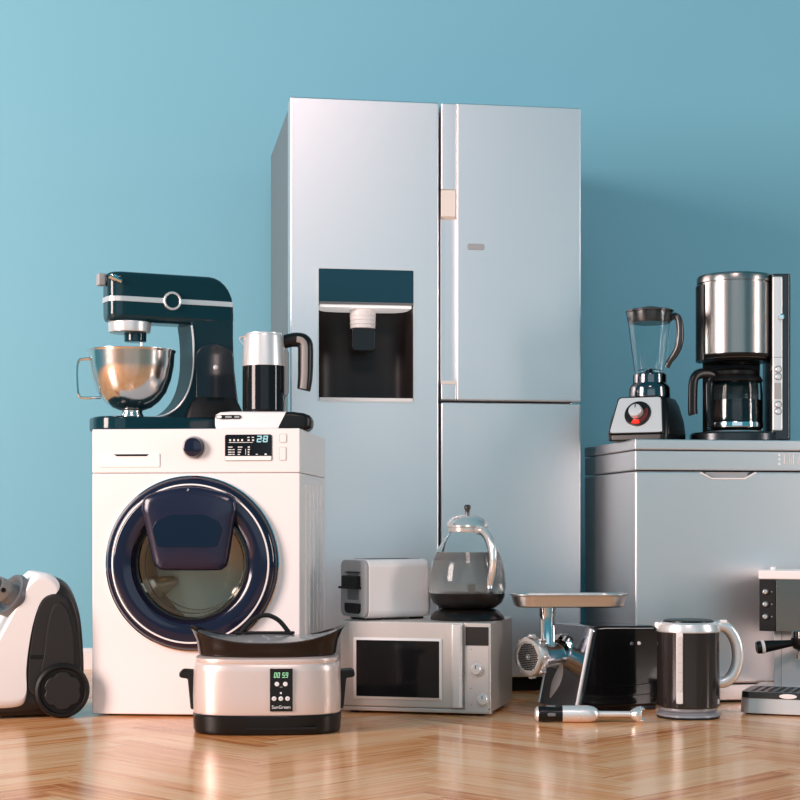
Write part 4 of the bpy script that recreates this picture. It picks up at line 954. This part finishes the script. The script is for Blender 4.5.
# ---------------------------------------------------------------- filter coffee maker on the freezer, with its carafe
def build_coffee():
    yaw = -3
    cx, cy = 1.100, 5.42
    t = thing('coffee_maker', 'tall graphite filter coffee maker with silver control strip on the chest freezer', 'coffee maker', (cx, cy, FZ_TOP), yaw)
    r = .124; H = .546
    zl = .266                                   # underside of the filter housing
    obj('base', MB().loft([[(p[0], p[1], z) for p in sell(.146 - k, .128 - k, 2.3, 64)] for z, k in ((0, .004), (.004, 0), (.024, 0), (.030, .004), (.031, .02))]), 'graphite', t)
    obj('warming_plate', MB().lathe([(0, .036), (.088, .036), (.094, .034), (.096, .030), (0, .030)], 56, T(-.002, -.018, 0)), 'steel', t)
    # rear water tank: a shell behind the carafe
    bk = [(p[0], p[1]) for p in sell(r, r, 2, 64) if p[1] > .076]
    bk.sort(key=lambda p: math.atan2(p[1], p[0]))
    obj('water_tank', MB().prism(bk, .028, H - .012, 'z', .003), 'black', t)
    hs = obj('filter_housing', MB().lathe([(0, zl), (r - .016, zl), (r - .006, zl + .004), (r - .003, zl + .012), (r - .001, zl + .020), (r - .001, H - .032), (0, H - .032)], 80), 'coffee_steel', t)
    obj('housing_ring', MB().lathe([(.06, zl - .004), (r - .018, zl - .004), (r - .004, zl + .006), (r + .0005, zl + .014), (r + .0005, zl + .018), (.06, zl + .018)], 80, None, True), 'black', t)
    ld = obj('lid', MB().lathe([(0, H - .034), (r - .004, H - .034), (r - .006, H - .034), (r - .006, H - .027), (r, H - .026), (r, H - .010), (r - .004, H - .002), (r - .012, H), (0, H + .001)], 80), 'coffee_steel', t)
    lf = [(p[0], p[1]) for p in sell(r + .003, r + .003, 2, 96) if p[0] < -.108]
    li = [(p[0] * .93, p[1] * .93) for p in lf]
    lf.sort(key=lambda p: p[1]); li.sort(key=lambda p: -p[1])
    obj('side_shell', MB().prism(lf + li, zl, H - .034, 'z', .001), 'black', t)
    # control tower at the right
    tw = rr(.104, .168, -.080, .095, .012, 6)
    obj('control_tower', MB().prism(tw, .004, H - .004, 'z', .004), 'graphite', t)
    cs = obj('control_strip', MB().box(.108, .140, -.086, -.07, .034, H - .014, .004), 'satin', t)
    y = -.086
    for z, rad in ((.400, .0105),):
        kb = MB(); kb.cyl((.134, y - .014, z), (.134, y + .002, z), rad, rad * 1.05, 24, .002); obj('selector_knob', kb, 'chrome', cs)
    for z in (.232, .208, .118, .096):
        bt = obj('push_button', MB().lathe([(0, .003), (.007, .003), (.009, .0015), (.0095, -.001)], 28, T(.126, y, z) @ FRONT), 'satin', cs)
        obj('button_rim', MB().lathe([(.0095, -.001), (.0095, .0012), (.0115, .0012), (.0115, -.001)], 28, T(.126, y, z) @ FRONT, True), 'mid_grey', bt)
    obj('display', MB().box(.114, .136, y - .0012, y + .002, .136, .188, .0008), 'grey', cs)
    obj('strip_seam', MB().box(.1085, .1395, y - .0006, y + .002, .270, .2715), 'mid_grey', cs)
    # carafe: lifts off the plate
    a = Vector((-.002, -.018, 0)); a = Matrix.Rotation(R(yaw), 3, 'Z') @ a
    c = thing('coffee_carafe', 'glass coffee carafe with black lid and handle inside the coffee maker', 'carafe', (cx + a.x, cy + a.y, FZ_TOP + .036), yaw)
    o = [(.074, 0), (.084, .003), (.088, .012), (.089, .05), (.0885, .12), (.086, .155), (.080, .168), (.072, .178)]
    i = [(p, z) for p, z in ((.0695, .178), (.0775, .166), (.0835, .153), (.086, .12), (.0865, .05), (.0855, .013), (.082, .0055))]
    g = obj('glass_pot', MB().lathe([(0, 0)] + o + i + [(0, .0045)], 64), 'glass', c, 60)
    obj('coffee', MB().lathe([(0, .0055), (.0805, .0065), (.0850, .014), (.0860, .05), (.0858, .100), (0, .100)], 64), 'coffee', c)
    obj('foot_band', MB().lathe([(.0892, .010), (.0902, .012), (.0902, .024), (.0896, .026)], 64), 'chrome', c)
    obj('neck_band', MB().lathe([(.0722, .170), (.088, .160), (.0895, .164), (.083, .176), (.076, .182)], 64), 'black', c)
    obj('lid', MB().lathe([(0, .176), (.074, .176), (.077, .184), (.074, .194), (.050, .203), (0, .206)], 56), 'black', c)
    # wide flat loop handle, to the left in view
    m4 = Matrix.Rotation(R(206), 4, 'Z')
    hp = catmull([(.080, 0, .176), (.106, 0, .186), (.144, 0, .180), (.160, 0, .158), (.163, 0, .11), (.163, 0, .062), (.161, 0, .050)], 6)
    obj('handle', MB().tube(hp, .011, 12, flat=1.5, up=(0, 1, 0), M4=m4), 'black', c, 60)
    obj('handle_strap', MB().tube(catmull([(.084, 0, .180), (.098, 0, .15), (.098, 0, .09), (.094, 0, .03), (.0905, 0, .018)], 6), .010, 10, flat=1.6, up=(0, 1, 0), M4=m4), 'black_gloss', c, 60)
M['graphite'] = mat('graphite_metallic', (0.045, 0.05, 0.055), 0.25, 0.7)
build_coffee()
